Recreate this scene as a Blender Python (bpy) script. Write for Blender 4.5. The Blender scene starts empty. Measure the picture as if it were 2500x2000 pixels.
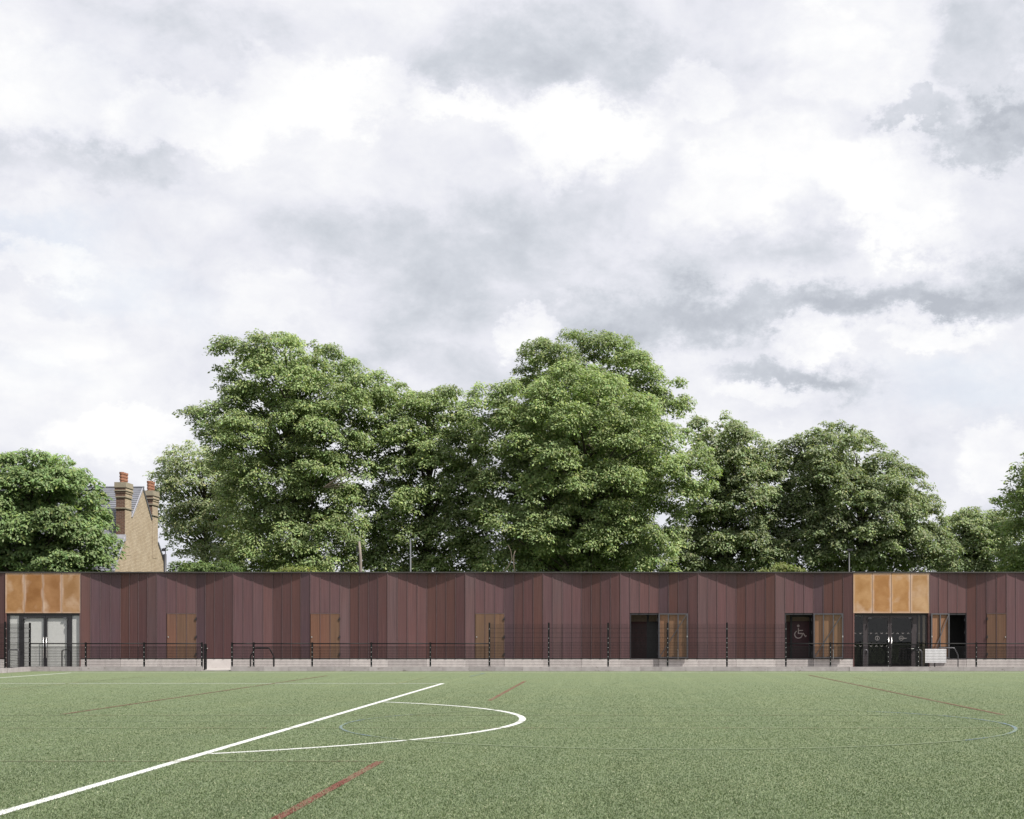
import bpy, math, random
import numpy as np
from mathutils import Vector, Matrix

random.seed(7)
rng = np.random.default_rng(11)
scene = bpy.context.scene
col = scene.collection

# ---------------------------------------------------------------- camera
F = 3560.0            # focal length in photo pixels (2500 x 2000)
PX, PY = 1490.0, 1549.0   # where the optical axis meets the photo
H = 1.55              # eye height
cam_d = bpy.data.cameras.new('camera')
cam = bpy.data.objects.new('camera', cam_d)
col.objects.link(cam)
cam.location = (0, 0, H)
cam.rotation_euler = (math.radians(90), 0, 0)
cam_d.sensor_fit = 'HORIZONTAL'
cam_d.sensor_width = 36.0
cam_d.lens = F / 2500 * 36
cam_d.shift_x = (1250 - PX) / 2500
cam_d.shift_y = (PY - 1000) / 2500
cam_d.clip_start = 0.1
cam_d.clip_end = 3000
scene.camera = cam

# ---------------------------------------------------------------- view
scene.view_settings.view_transform = 'Standard'
scene.view_settings.look = 'None'
scene.view_settings.exposure = 0.75
scene.view_settings.gamma = 1.0
scene.view_settings.use_curve_mapping = False
scene.cycles.max_bounces = 6
scene.cycles.diffuse_bounces = 3
scene.cycles.glossy_bounces = 3
scene.cycles.transmission_bounces = 4
scene.cycles.transparent_max_bounces = 12
scene.cycles.caustics_reflective = False
scene.cycles.caustics_refractive = False

# ---------------------------------------------------------------- sun and sky
SUN_EL, SUN_AZ = math.radians(52), math.radians(60)   # azimuth to the right of straight behind the camera
S = Vector((math.sin(SUN_AZ) * math.cos(SUN_EL), -math.cos(SUN_AZ) * math.cos(SUN_EL), math.sin(SUN_EL)))
sun_d = bpy.data.lights.new('sun', 'SUN')
sun_d.energy = 5.0
sun_d.angle = math.radians(0.6)
sun_d.color = (1.0, 0.955, 0.88)
sun = bpy.data.objects.new('sun', sun_d)
col.objects.link(sun)
sun.rotation_euler = (-S).to_track_quat('-Z', 'Y').to_euler()
sun.location = (20, -20, 60)

world = bpy.data.worlds.new('World')
scene.world = world
world.use_nodes = True


class NT:
    """small helper for building node trees"""
    def __init__(self, tree):
        self.t = tree
        self.n = tree.nodes
        self.l = tree.links

    def node(self, typ, **kw):
        n = self.n.new(typ)
        for k, v in kw.items():
            setattr(n, k, v)
        return n

    def put(self, sock, v):
        if v is None:
            return
        if isinstance(v, bpy.types.NodeSocket):
            self.l.new(v, sock)
        else:
            sock.default_value = v

    def math(self, op, a, b=None, c=None, clamp=False):
        n = self.node('ShaderNodeMath', operation=op, use_clamp=clamp)
        self.put(n.inputs[0], a)
        self.put(n.inputs[1], b)
        self.put(n.inputs[2], c)
        return n.outputs[0]

    def vmath(self, op, a, b=None, scale=None):
        n = self.node('ShaderNodeVectorMath', operation=op)
        self.put(n.inputs[0], a)
        self.put(n.inputs[1], b)
        if scale is not None:
            self.put(n.inputs['Scale'], scale)
        return n.outputs['Value'] if op in ('LENGTH', 'DOT_PRODUCT', 'DISTANCE') else n.outputs[0]

    def noise(self, vec, scale, detail=4, rough=0.55, dist=0.0, color=False, dim='3D'):
        n = self.node('ShaderNodeTexNoise', noise_dimensions=dim)
        self.put(n.inputs['Vector'], vec)
        self.put(n.inputs['Scale'], scale)
        n.inputs['Detail'].default_value = detail
        n.inputs['Roughness'].default_value = rough
        n.inputs['Distortion'].default_value = dist
        return n.outputs['Color'] if color else n.outputs[0]

    def mr(self, v, a, b, c=0.0, d=1.0, smooth=False):
        n = self.node('ShaderNodeMapRange', interpolation_type='SMOOTHSTEP' if smooth else 'LINEAR')
        self.put(n.inputs['Value'], v)
        for i, x in zip(('From Min', 'From Max', 'To Min', 'To Max'), (a, b, c, d)):
            self.put(n.inputs[i], x)
        return n.outputs[0]

    def mix(self, f, a, b, blend='MIX'):
        n = self.node('ShaderNodeMix', data_type='RGBA', blend_type=blend)
        self.put(n.inputs[0], f)
        self.put(n.inputs[6], a if not isinstance(a, tuple) or len(a) == 4 else a + (1,))
        self.put(n.inputs[7], b if not isinstance(b, tuple) or len(b) == 4 else b + (1,))
        return n.outputs[2]

    def ramp(self, f, stops):
        n = self.node('ShaderNodeValToRGB')
        self.put(n.inputs[0], f)
        e = n.color_ramp.elements
        while len(e) < len(stops):
            e.new(0.5)
        for el, (p, c) in zip(e, stops):
            el.position = p
            el.color = c if len(c) == 4 else c + (1,)
        return n.outputs[0]

    def sep(self, v):
        n = self.node('ShaderNodeSeparateXYZ')
        self.put(n.inputs[0], v)
        return n.outputs

    def comb(self, x, y, z):
        n = self.node('ShaderNodeCombineXYZ')
        for i, v in enumerate((x, y, z)):
            self.put(n.inputs[i], v)
        return n.outputs[0]


def build_sky():
    t = world.node_tree
    t.nodes.clear()
    w = NT(t)
    out = w.node('ShaderNodeOutputWorld')
    bg = w.node('ShaderNodeBackground')
    bg.inputs['Strength'].default_value = 0.1
    sky = w.node('ShaderNodeTexSky', sky_type='NISHITA')
    sky.sun_disc = False
    sky.sun_elevation = SUN_EL
    sky.sun_rotation = math.atan2(S.x, S.y)
    sky.air_density = 1.0
    sky.dust_density = 1.5
    tc = w.node('ShaderNodeTexCoord')
    d = w.vmath('NORMALIZE', tc.outputs['Generated'])
    x, y, z = w.sep(d)
    az = w.math('ARCTAN2', x, y)
    el = w.math('ARCSINE', z)
    # flat cloud deck seen in perspective, for the noise
    den = w.math('ADD', w.math('ABSOLUTE', z), 0.30)
    deck = w.comb(w.math('DIVIDE', x, den), w.math('DIVIDE', y, den), w.math('MULTIPLY', z, 1.5))
    # warp, in directions so that the heads stay round
    puff = w.vmath('MULTIPLY', d, (1.0, 1.0, 1.45))
    w1 = w.noise(puff, 4.2, 5, 0.6, color=True)
    w2 = w.noise(puff, 17.0, 9, 0.70, color=True)
    wv = w.vmath('ADD', w.vmath('SCALE', w.vmath('SUBTRACT', w1, (0.5, 0.5, 0.5)), scale=0.085),
                 w.vmath('SCALE', w.vmath('SUBTRACT', w2, (0.5, 0.5, 0.5)), scale=0.085))
    chart = w.vmath('ADD', w.comb(az, el, 0.0), wv)
    flat = w.vmath('MULTIPLY', chart, (1, 1, 0))

    def blob(px, py, rx, ry, amp, lo=1.5, hi=0.0):
        u = math.atan((px - PX) / F)
        v = math.atan((PY - py) / F)
        c = w.vmath('SUBTRACT', flat, (u, v, 0))
        q = w.vmath('MULTIPLY', c, (F / rx, F / ry, 0))
        r = w.vmath('LENGTH', q)
        return w.mr(r, lo, hi, 0.0, amp, smooth=True)

    blobs = [  # bright heads
        (150, 300, 240, 120, .30), (480, 340, 190, 90, .38), (730, 230, 170, 120, .36), (880, 250, 130, 80, .30),
        (1120, 290, 150, 50, .35), (1400, 340, 220, 110, .55), (1690, 235, 110, 60, .32), (1930, 440, 300, 150, .30),
        (2170, 470, 190, 150, .42), (2060, 140, 170, 110, .26), (2230, 560, 200, 60, .25), (1290, 800, 80, 55, .45),
        (2000, 830, 130, 45, .42), (2290, 800, 190, 55, .42), (90, 680, 130, 55, .30), (700, 745, 170, 90, .25),
        (300, 1090, 150, 80, .42), (2460, 1090, 130, 90, .45), (1850, 990, 170, 45, .32), (100, 840, 190, 70, .18),
        (1760, 480, 160, 100, .2), (520, 1010, 200, 60, .12), (60, 140, 90, 60, .12),
        # shaded bases
        (1250, 110, 330, 110, -.34), (1500, 190, 230, 75, -.30), (1090, 190, 130, 70, -.22), (560, 70, 260, 70, -.20),
        (2420, 130, 150, 200, -.44), (2440, 330, 190, 75, -.42), (2230, 275, 90, 40, -.40), (1130, 590, 260, 120, -.32),
        (820, 570, 230, 80, -.22), (130, 450, 240, 70, -.30), (420, 480, 200, 50, -.16), (1720, 770, 430, 65, -.62), (2150, 725, 330, 50, -.55),
        (2420, 690, 220, 70, -.50), (1920, 925, 210, 38, -.62), (1960, 570, 150, 70, -.28), (1060, 880, 220, 60, -.24),
        (1620, 690, 190, 80, -.30), (1490, 830, 130, 55, -.4), (700, 150, 150, 50, -.1), (1020, 720, 170, 90, -.18),
    ]
    total = None
    for b in blobs:
        o = blob(*b[:4], b[4] * (0.62 if b[4] > 0 else 0.74), *((1.10, 0.58) if b[4] > 0 or b[0] > 2200 and b[1] < 500 else (1.45, 0.1)))
        total = o if total is None else w.math('ADD', total, o)
    n1 = w.noise(deck, 1.35, 7, 0.56)
    n2 = w.noise(puff, 9.0, 8, 0.6, 0.3)
    n4 = w.noise(puff, 24.0, 7, 0.62, 0.2)
    base = w.math('ADD', w.math('ADD', w.mr(n1, 0.25, 0.75, -0.12, 0.12), w.mr(n2, 0.28, 0.72, -0.24, 0.24)), w.mr(n4, 0.28, 0.72, -0.12, 0.12))
    shade = w.math('ADD', w.math('ADD', base, 0.56), total)
    K = 10 / 1.68
    cloud = w.ramp(shade, [(0.0, (0.50 * K, 0.53 * K, 0.59 * K)), (0.25, (0.645 * K, 0.675 * K, 0.735 * K)), (0.48, (0.81 * K, 0.82 * K, 0.885 * K)),
                           (0.68, (0.905 * K, 0.91 * K, 0.95 * K)), (0.90, (1.01 * K, 1.01 * K, 1.01 * K))])
    # thin places where the blue shows a little
    n3 = w.noise(deck, 1.9, 5, 0.55)
    def gap(px, py, rx, ry, a):
        return blob(px, py, rx, ry, a)
    g = w.math('ADD', w.mr(n3, 0.55, 0.75, 0.0, 0.22), gap(90, 610, 170, 50, .3))
    g = w.math('ADD', g, gap(300, 720, 200, 60, .2))
    g = w.math('ADD', g, gap(2400, 930, 260, 70, .3))
    skyc = w.mix(0.55, sky.outputs[0], (0.77 * K, 0.84 * K, 0.93 * K))
    fin = w.mix(w.math('MINIMUM', g, 0.6), cloud, skyc)
    w.put(bg.inputs['Color'], fin)
    w.l.new(bg.outputs[0], out.inputs[0])


build_sky()

# ---------------------------------------------------------------- object helpers
def tag(o, label=None, cat=None, group=None, kind=None):
    if label: o['label'] = label
    if cat: o['category'] = cat
    if group: o['group'] = group
    if kind: o['kind'] = kind
    return o


def empty(name, loc=(0, 0, 0)):
    o = bpy.data.objects.new(name, None)
    o.empty_display_size = 0.2
    o.location = loc
    col.objects.link(o)
    return o


class MB:
    """collects boxes, bars, tubes and polygons into one mesh"""
    def __init__(self):
        self.v, self.f, self.m = [], [], []
        self.cur = 0

    def mat(self, i):
        self.cur = i
        return self

    def add(self, vs, fs):
        o = len(self.v)
        self.v.extend([tuple(p) for p in vs])
        for f in fs:
            self.f.append([i + o for i in f])
            self.m.append(self.cur)
        return self

    def hexa(self, p):
        return self.add(p, [(0, 3, 2, 1), (4, 5, 6, 7), (0, 1, 5, 4), (1, 2, 6, 5), (2, 3, 7, 6), (3, 0, 4, 7)])

    def box(self, x0, x1, y0, y1, z0, z1):
        return self.hexa([(x0, y0, z0), (x1, y0, z0), (x1, y1, z0), (x0, y1, z0),
                          (x0, y0, z1), (x1, y0, z1), (x1, y1, z1), (x0, y1, z1)])

    def fbox(self, fr, s0, s1, n0, n1, z0, z1):
        """box in a wall frame: s along the wall, n out of it"""
        return self.hexa([fr(s0, n1, z0), fr(s1, n1, z0), fr(s1, n0, z0), fr(s0, n0, z0),
                          fr(s0, n1, z1), fr(s1, n1, z1), fr(s1, n0, z1), fr(s0, n0, z1)])

    def bar(self, a, b, w, h, up=(0, 0, 1)):
        a, b = Vector(a), Vector(b)
        d = (b - a).normalized()
        u = Vector(up)
        if abs(d.dot(u)) > 0.98:
            u = Vector((0, 1, 0))
        s = d.cross(u).normalized()
        u = s.cross(d).normalized()
        s *= w / 2
        u *= h / 2
        return self.hexa([a - s - u, a + s - u, b + s - u, b - s - u, a - s + u, a + s + u, b + s + u, b - s + u])

    def tube(self, pts, r, n=8, cap=True):
        pts = [Vector(p) for p in pts]
        if not hasattr(r, '__len__'):
            r = [r] * len(pts)
        rings = []
        prev = None
        for i, p in enumerate(pts):
            if i == 0: d = pts[1] - p
            elif i == len(pts) - 1: d = p - pts[-2]
            else: d = pts[i + 1] - pts[i - 1]
            d.normalize()
            ref = prev if prev is not None else (Vector((0, 0, 1)) if abs(d.z) < 0.9 else Vector((1, 0, 0)))
            s = d.cross(ref)
            if s.length < 1e-4:
                s = d.cross(Vector((0, 1, 0)))
            s.normalize()
            u = s.cross(d).normalized()
            prev = u
            rings.append([p + (s * math.cos(2 * math.pi * k / n) + u * math.sin(2 * math.pi * k / n)) * r[i] for k in range(n)])
        vs = [q for rg in rings for q in rg]
        fs = []
        for i in range(len(pts) - 1):
            for k in range(n):
                fs.append((i * n + k, i * n + (k + 1) % n, (i + 1) * n + (k + 1) % n, (i + 1) * n + k))
        if cap:
            fs.append(tuple(range(n - 1, -1, -1)))
            fs.append(tuple((len(pts) - 1) * n + k for k in range(n)))
        return self.add(vs, fs)

    def prism(self, poly, off):
        """extrude a 3D polygon along a vector"""
        n = len(poly)
        off = Vector(off)
        p = [Vector(q) for q in poly]
        vs = p + [q + off for q in p]
        fs = [tuple(range(n)), tuple(range(2 * n - 1, n - 1, -1))]
        for i in range(n):
            j = (i + 1) % n
            fs.append((i, i + n, j + n, j))
        return self.add(vs, fs)

    def mesh(self, name, mats, smooth=False):
        me = bpy.data.meshes.new(name)
        me.from_pydata(self.v, [], self.f)
        if not isinstance(mats, (list, tuple)):
            mats = [mats]
        for m in mats:
            me.materials.append(m)
        if len(mats) > 1:
            me.polygons.foreach_set('material_index', self.m)
        if smooth:
            me.polygons.foreach_set('use_smooth', [True] * len(me.polygons))
        me.update()
        return me

    def build(self, name, mats, parent=None, smooth=False, color=None):
        return place(name, self.mesh(name, mats, smooth), parent, color)


def place(name, me, parent=None, color=None, loc=None):
    o = bpy.data.objects.new(name, me)
    col.objects.link(o)
    if loc is not None:
        o.location = loc
    if parent is not None:
        o.parent = parent
        if loc is None:
            # keep the mesh where it was modelled, in world coordinates
            o.matrix_parent_inverse = Matrix.Translation(-world_loc(parent))
    if color is not None:
        o.color = color if len(color) == 4 else tuple(color) + (1,)
    return o


def world_loc(o):
    v = Vector((0, 0, 0))
    while o is not None:
        v = v + o.location
        if o.parent is not None:
            v = v + o.matrix_parent_inverse.translation
        o = o.parent
    return v


def copy_tree(o, parent=None, loc=None):
    c = o.copy()
    col.objects.link(c)
    c.parent = parent
    if loc is not None:
        c.location = loc
    for ch in list(o.children):
        copy_tree(ch, c)
    return c


# ---------------------------------------------------------------- materials
MATS = {}


def new_mat(name):
    m = bpy.data.materials.new(name)
    m.use_nodes = True
    m.use_transparent_shadow = True
    t = m.node_tree
    t.nodes.clear()
    w = NT(t)
    out = w.node('ShaderNodeOutputMaterial')
    b = w.node('ShaderNodeBsdfPrincipled')
    w.l.new(b.outputs[0], out.inputs[0])
    MATS[name] = m
    return m, w, b, out


def plain(name, color, rough=0.6, metal=0.0, var=0.12, scale=8.0, bump=0.0, spec=0.5):
    m, w, b, out = new_mat(name)
    tc = w.node('ShaderNodeTexCoord')
    n = w.noise(tc.outputs['Object'], scale, 5, 0.6)
    lo = tuple(c * (1 - var) for c in color)
    hi = tuple(min(1, c * (1 + var)) for c in color)
    w.put(b.inputs['Base Color'], w.mix(w.mr(n, 0.3, 0.7), lo, hi))
    b.inputs['Roughness'].default_value = rough
    b.inputs['Metallic'].default_value = metal
    b.inputs['Specular IOR Level'].default_value = spec
    if bump:
        bn = w.node('ShaderNodeBump')
        bn.inputs['Strength'].default_value = bump
        bn.inputs['Distance'].default_value = 0.01
        w.put(bn.inputs['Height'], n)
        w.l.new(bn.outputs[0], b.inputs['Normal'])
    return m


def mat_copper():
    m, w, b, out = new_mat('copper_sheet')
    tc = w.node('ShaderNodeTexCoord')
    oi = w.node('ShaderNodeObjectInfo')
    P = tc.outputs['Object']
    off = w.vmath('SCALE', w.comb(oi.outputs['Random'], oi.outputs['Random'], oi.outputs['Random']), scale=37.0)
    Q = w.vmath('ADD', P, off)
    grain = w.noise(w.vmath('MULTIPLY', Q, (38, 38, 0.5)), 1.0, 3, 0.6)        # brushed, upright
    fine = w.noise(w.vmath('MULTIPLY', Q, (60, 60, 60)), 1.0, 2, 0.6)
    cloudy = w.noise(w.vmath('MULTIPLY', Q, (1.6, 1.6, 0.55)), 1.0, 4, 0.6)
    base = oi.outputs['Color']
    c = w.mix(w.mr(grain, 0.3, 0.7, 0.0, 1.0), w.mix(1.0, base, (0.80, 0.78, 0.80), 'MULTIPLY'), w.mix(1.0, base, (1.2, 1.2, 1.18), 'MULTIPLY'))
    c = w.mix(w.mr(cloudy, 0.35, 0.68, 0.0, 0.65), c, w.mix(1.0, c, (1.06, 0.90, 0.85), 'MULTIPLY'))
    c = w.mix(w.mr(fine, 0.58, 0.75, 0.0, 0.35), c, w.mix(1.0, c, (0.6, 0.6, 0.62), 'MULTIPLY'))
    w.put(b.inputs['Base Color'], c)
    b.inputs['Metallic'].default_value = 0.30
    w.put(b.inputs['Roughness'], w.mr(cloudy, 0.3, 0.7, 0.32, 0.44))
    b.inputs['Specular IOR Level'].default_value = 0.3
    bn = w.node('ShaderNodeBump')
    bn.inputs['Strength'].default_value = 0.25
    bn.inputs['Distance'].default_value = 0.004
    w.put(bn.inputs['Height'], grain)
    w.l.new(bn.outputs[0], b.inputs['Normal'])
    return m


def mat_brass():
    m, w, b, out = new_mat('weathered_brass')
    tc = w.node('ShaderNodeTexCoord')
    oi = w.node('ShaderNodeObjectInfo')
    G = tc.outputs['Generated']
    gx, gy, gz = w.sep(G)
    ex = w.math('MINIMUM', gx, w.math('SUBTRACT', 1.0, gx))
    ez = w.math('MULTIPLY', w.math('MINIMUM', gz, w.math('SUBTRACT', 1.0, gz)), 1.9)
    off = w.vmath('SCALE', w.comb(oi.outputs['Random'], oi.outputs['Random'], oi.outputs['Random']), scale=53.0)
    Q = w.vmath('ADD', tc.outputs['Object'], off)
    n = w.noise(Q, 1.5, 4, 0.55)
    n2 = w.noise(w.vmath('MULTIPLY', Q, (4, 4, 28)), 1.0, 3, 0.6)
    n3 = w.noise(Q, 1.3, 3, 0.5)
    e = w.math('ADD', w.math('MINIMUM', ex, ez), w.mr(n, 0.3, 0.7, -0.05, 0.07))
    edge = w.mr(e, 0.13, -0.02, 0.0, 0.75, smooth=True)
    base = oi.outputs['Color']
    c = w.mix(w.mr(n, 0.35, 0.65), w.mix(1.0, base, (0.72, 0.62, 0.45), 'MULTIPLY'), base)
    c = w.mix(w.mr(n3, 0.56, 0.72, 0.0, 0.75), c, (0.42, 0.29, 0.20))
    c = w.mix(w.mr(n2, 0.4, 0.7, 0.0, 0.22), c, w.mix(1.0, c, (0.7, 0.62, 0.5), 'MULTIPLY'))
    c = w.mix(edge, c, (0.47, 0.34, 0.27))
    w.put(b.inputs['Base Color'], c)
    b.inputs['Metallic'].default_value = 0.15
    b.inputs['Roughness'].default_value = 0.5
    return m


def mat_turf(name, base_scale=1.0):
    m, w, b, out = new_mat(name)
    tc = w.node('ShaderNodeTexCoord')
    P = tc.outputs['Object']
    fine = w.noise(P, 95.0, 3, 0.7)
    mid = w.noise(P, 16.0, 4, 0.65)
    big = w.noise(P, 0.55, 4, 0.6)
    streak = w.noise(w.vmath('MULTIPLY', P, (2.6, 0.05, 1)), 1.0, 4, 0.6)
    c = w.mix(w.mr(fine, 0.3, 0.7), (0.074, 0.100, 0.050), (0.168, 0.206, 0.114))
    c = w.mix(w.mr(mid, 0.35, 0.68, 0.0, 0.55), c, w.mix(1.0, c, (0.72, 0.78, 0.66), 'MULTIPLY'))
    c = w.mix(w.mr(big, 0.4, 0.7, 0.0, 0.4), c, w.mix(1.0, c, (1.22, 1.10, 0.98), 'MULTIPLY'))
    c = w.mix(w.mr(streak, 0.48, 0.70, 0.0, 0.55), c, w.mix(1.0, c, (1.28, 1.22, 1.25), 'MULTIPLY'))
    c = w.mix(1.0, c, (base_scale, base_scale, base_scale), 'MULTIPLY')
    w.put(b.inputs['Base Color'], c)
    b.inputs['Roughness'].default_value = 0.7
    b.inputs['Specular IOR Level'].default_value = 0.25
    b.inputs['Sheen Weight'].default_value = 0.0
    bn = w.node('ShaderNodeBump')
    bn.inputs['Strength'].default_value = 0.9
    bn.inputs['Distance'].default_value = 0.02
    w.put(bn.inputs['Height'], w.math('ADD', fine, w.math('MULTIPLY', mid, 0.6)))
    w.l.new(bn.outputs[0], b.inputs['Normal'])
    return m


def mat_line(name, color, cover, grain=40.0):
    """coloured fibres tufted into the turf; cover < 1 lets green fibres show between them"""
    m, w, b, out = new_mat(name)
    tc = w.node('ShaderNodeTexCoord')
    P = tc.outputs['Object']
    n = w.noise(P, grain, 3, 0.7)
    n2 = w.noise(P, 1.1, 3, 0.6)
    f = w.math('ADD', n, w.mr(n2, 0.3, 0.7, -0.06, 0.06))
    k = w.mr(f, 0.5 - (cover - 0.5) * 0.5, 0.62 - (cover - 0.5) * 0.5)
    fine = w.noise(P, 95.0, 3, 0.7)
    green = w.mix(w.mr(fine, 0.3, 0.7), (0.074, 0.100, 0.050), (0.168, 0.206, 0.114))
    tint = w.mix(w.mr(fine, 0.3, 0.7), tuple(c * 0.72 for c in color), color)
    w.put(b.inputs['Base Color'], w.mix(k, green, tint))
    b.inputs['Roughness'].default_value = 0.7
    b.inputs['Specular IOR Level'].default_value = 0.25
    return m


def mat_concrete(name, col_a, col_b, stain=0.3):
    m, w, b, out = new_mat(name)
    tc = w.node('ShaderNodeTexCoord')
    oi = w.node('ShaderNodeObjectInfo')
    P = w.vmath('ADD', tc.outputs['Object'], w.vmath('SCALE', w.comb(oi.outputs['Random'], 0.0, oi.outputs['Random']), scale=91.0))
    n = w.noise(P, 3.0, 5, 0.6)
    n2 = w.noise(P, 40.0, 3, 0.6)
    s = w.noise(w.vmath('MULTIPLY', P, (5.5, 5.5, 9.0)), 1.0, 4, 0.65)
    c = w.mix(w.mr(n, 0.3, 0.7), col_a, col_b)
    c = w.mix(w.mr(n2, 0.5, 0.75, 0.0, 0.25), c, w.mix(1.0, c, (0.7, 0.7, 0.7), 'MULTIPLY'))
    c = w.mix(w.mr(s, 0.60, 0.72, 0.0, stain), c, w.mix(1.0, c, (0.45, 0.42, 0.38), 'MULTIPLY'))
    r = w.mr(oi.outputs['Random'], 0.0, 1.0, 0.88, 1.08)
    c = w.mix(1.0, c, w.comb(r, r, r), 'MULTIPLY')
    w.put(b.inputs['Base Color'], c)
    b.inputs['Roughness'].default_value = 0.85
    b.inputs['Specular IOR Level'].default_value = 0.25
    bn = w.node('ShaderNodeBump')
    bn.inputs['Strength'].default_value = 0.3
    bn.inputs['Distance'].default_value = 0.006
    w.put(bn.inputs['Height'], n2)
    w.l.new(bn.outputs[0], b.inputs['Normal'])
    return m


def mat_brick(name, c1, c2, mortar):
    m, w, b, out = new_mat(name)
    tc = w.node('ShaderNodeTexCoord')
    uv = w.node('ShaderNodeUVMap')
    br = w.node('ShaderNodeTexBrick')
    w.l.new(uv.outputs[0], br.inputs['Vector'])
    br.inputs['Color1'].default_value = c1 + (1,)
    br.inputs['Color2'].default_value = c2 + (1,)
    br.inputs['Mortar'].default_value = mortar + (1,)
    br.inputs['Scale'].default_value = 1.0
    br.inputs['Mortar Size'].default_value = 0.011
    br.inputs['Mortar Smooth'].default_value = 0.2
    br.inputs['Brick Width'].default_value = 0.235
    br.inputs['Row Height'].default_value = 0.082
    n = w.noise(tc.outputs['Object'], 1.6, 4, 0.6)
    n2 = w.noise(tc.outputs['Object'], 14.0, 3, 0.6)
    c = w.mix(w.mr(n, 0.35, 0.7, 0.0, 0.5), br.outputs['Color'], w.mix(1.0, br.outputs['Color'], (0.68, 0.62, 0.55), 'MULTIPLY'))
    c = w.mix(w.mr(n2, 0.5, 0.75, 0.0, 0.25), c, w.mix(1.0, c, (0.7, 0.66, 0.6), 'MULTIPLY'))
    w.put(b.inputs['Base Color'], c)
    b.inputs['Roughness'].default_value = 0.9
    b.inputs['Specular IOR Level'].default_value = 0.2
    bn = w.node('ShaderNodeBump')
    bn.inputs['Strength'].default_value = 0.6
    bn.inputs['Distance'].default_value = 0.012
    bn.invert = True
    w.put(bn.inputs['Height'], br.outputs['Fac'])
    w.l.new(bn.outputs[0], b.inputs['Normal'])
    return m


def mat_leaf(name, translucent=0.34, rough=0.6):
    """colour comes per leaf from the mesh attribute"""
    m, w, b, out = new_mat(name)
    at = w.node('ShaderNodeAttribute', attribute_name='tint')
    c = at.outputs['Color']
    w.put(b.inputs['Base Color'], c)
    b.inputs['Roughness'].default_value = rough
    b.inputs['Specular IOR Level'].default_value = 0.22
    tr = w.node('ShaderNodeBsdfTranslucent')
    w.put(tr.inputs['Color'], w.mix(1.0, c, (1.35, 1.5, 0.75), 'MULTIPLY'))
    mx = w.node('ShaderNodeMixShader')
    mx.inputs[0].default_value = translucent
    w.l.new(b.outputs[0], mx.inputs[1])
    w.l.new(tr.outputs[0], mx.inputs[2])
    w.l.new(mx.outputs[0], out.inputs[0])
    return m


def mat_glass(name, tint=(0.75, 0.8, 0.8)):
    m, w, b, out = new_mat(name)
    tr = w.node('ShaderNodeBsdfTransparent')
    tr.inputs[0].default_value = tint + (1,)
    gl = w.node('ShaderNodeBsdfGlossy')
    gl.inputs['Roughness'].default_value = 0.02
    mx = w.node('ShaderNodeMixShader')
    mx.inputs[0].default_value = 0.04
    w.l.new(tr.outputs[0], mx.inputs[1])
    w.l.new(gl.outputs[0], mx.inputs[2])
    w.l.new(mx.outputs[0], out.inputs[0])
    return m


COPPER = mat_copper()
BRASS = mat_brass()
TURF = mat_turf('turf')
SEAM = plain('seam_metal', (0.165, 0.115, 0.12), 0.4, 0.3)
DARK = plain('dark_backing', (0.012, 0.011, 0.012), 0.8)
BLACK = plain('black_powder_coat', (0.006, 0.006, 0.007), 0.55, spec=0.2)
FRAME = plain('bronze_frame', (0.050, 0.042, 0.045), 0.45, 0.4)
BLKFRAME = plain('black_frame', (0.012, 0.011, 0.014), 0.5)
STEEL = plain('brushed_steel', (0.62, 0.61, 0.60), 0.3, 0.9)
GALV = plain('galvanised_steel', (0.11, 0.108, 0.118), 0.45, 0.6)
BOLT = plain('bolt_cap', (0.85, 0.85, 0.85), 0.5)
WHITE = plain('white_board', (0.82, 0.81, 0.84), 0.5, var=0.03)
BLIND = plain('blind_slat', (0.40, 0.395, 0.385), 0.55, var=0.04)
PLINTH = mat_concrete('plinth_concrete', (0.54, 0.50, 0.485), (0.62, 0.58, 0.56), 0.18)
PLINTH2 = mat_concrete('plinth_concrete_grey', (0.36, 0.33, 0.325), (0.43, 0.40, 0.39), 0.25)
KERB = mat_concrete('kerb_concrete', (0.245, 0.222, 0.226), (0.33, 0.305, 0.31), 0.75)
PAVE = mat_concrete('paving', (0.30, 0.28, 0.27), (0.37, 0.35, 0.335), 0.15)
ROOFM = plain('roof_membrane', (0.05, 0.048, 0.05), 0.8)
TRIM = plain('roof_trim', (0.028, 0.024, 0.024), 0.6)
RED = plain('maroon_wall', (0.045, 0.004, 0.006), 0.6)
BEIGE = plain('beige_wall', (0.19, 0.145, 0.105), 0.8)
SIGNG = plain('pictogram_grey', (0.62, 0.52, 0.50), 0.5)
LEAF = mat_leaf('leaf')
BARK = plain('bark', (0.055, 0.045, 0.035), 0.9, bump=0.6, scale=14)
DEADWOOD = plain('dead_wood', (0.13, 0.105, 0.08), 0.9, scale=14)
POLEW = plain('weathered_pole', (0.17, 0.145, 0.125), 0.9, scale=5)
LAMPG = plain('lamp_post_paint', (0.055, 0.06, 0.07), 0.5)
CCTV = plain('dark_post_paint', (0.016, 0.016, 0.020), 0.5)
BRICKY = mat_brick('stock_brick', (0.42, 0.35, 0.26), (0.35, 0.285, 0.205), (0.22, 0.185, 0.15))
BRICKR = mat_brick('shaded_stack_brick', (0.15, 0.085, 0.062), (0.10, 0.055, 0.042), (0.20, 0.16, 0.135))
SLATE = plain('slate', (0.13, 0.135, 0.155), 0.5, var=0.2, scale=3)
LEAD = plain('lead_flashing', (0.27, 0.27, 0.30), 0.5)
POT = plain('terracotta', (0.22, 0.100, 0.062), 0.9)
CAPM = plain('stone_cap', (0.23, 0.20, 0.15), 0.9, bump=0.4)
GLASS = mat_glass('glass', (0.80, 0.84, 0.84))
CLEAR = mat_glass('clear_glass', (0.96, 0.97, 0.97))
GRASSF = plain('rough_grass', (0.07, 0.10, 0.035), 0.9, var=0.4, scale=0.6)
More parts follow.
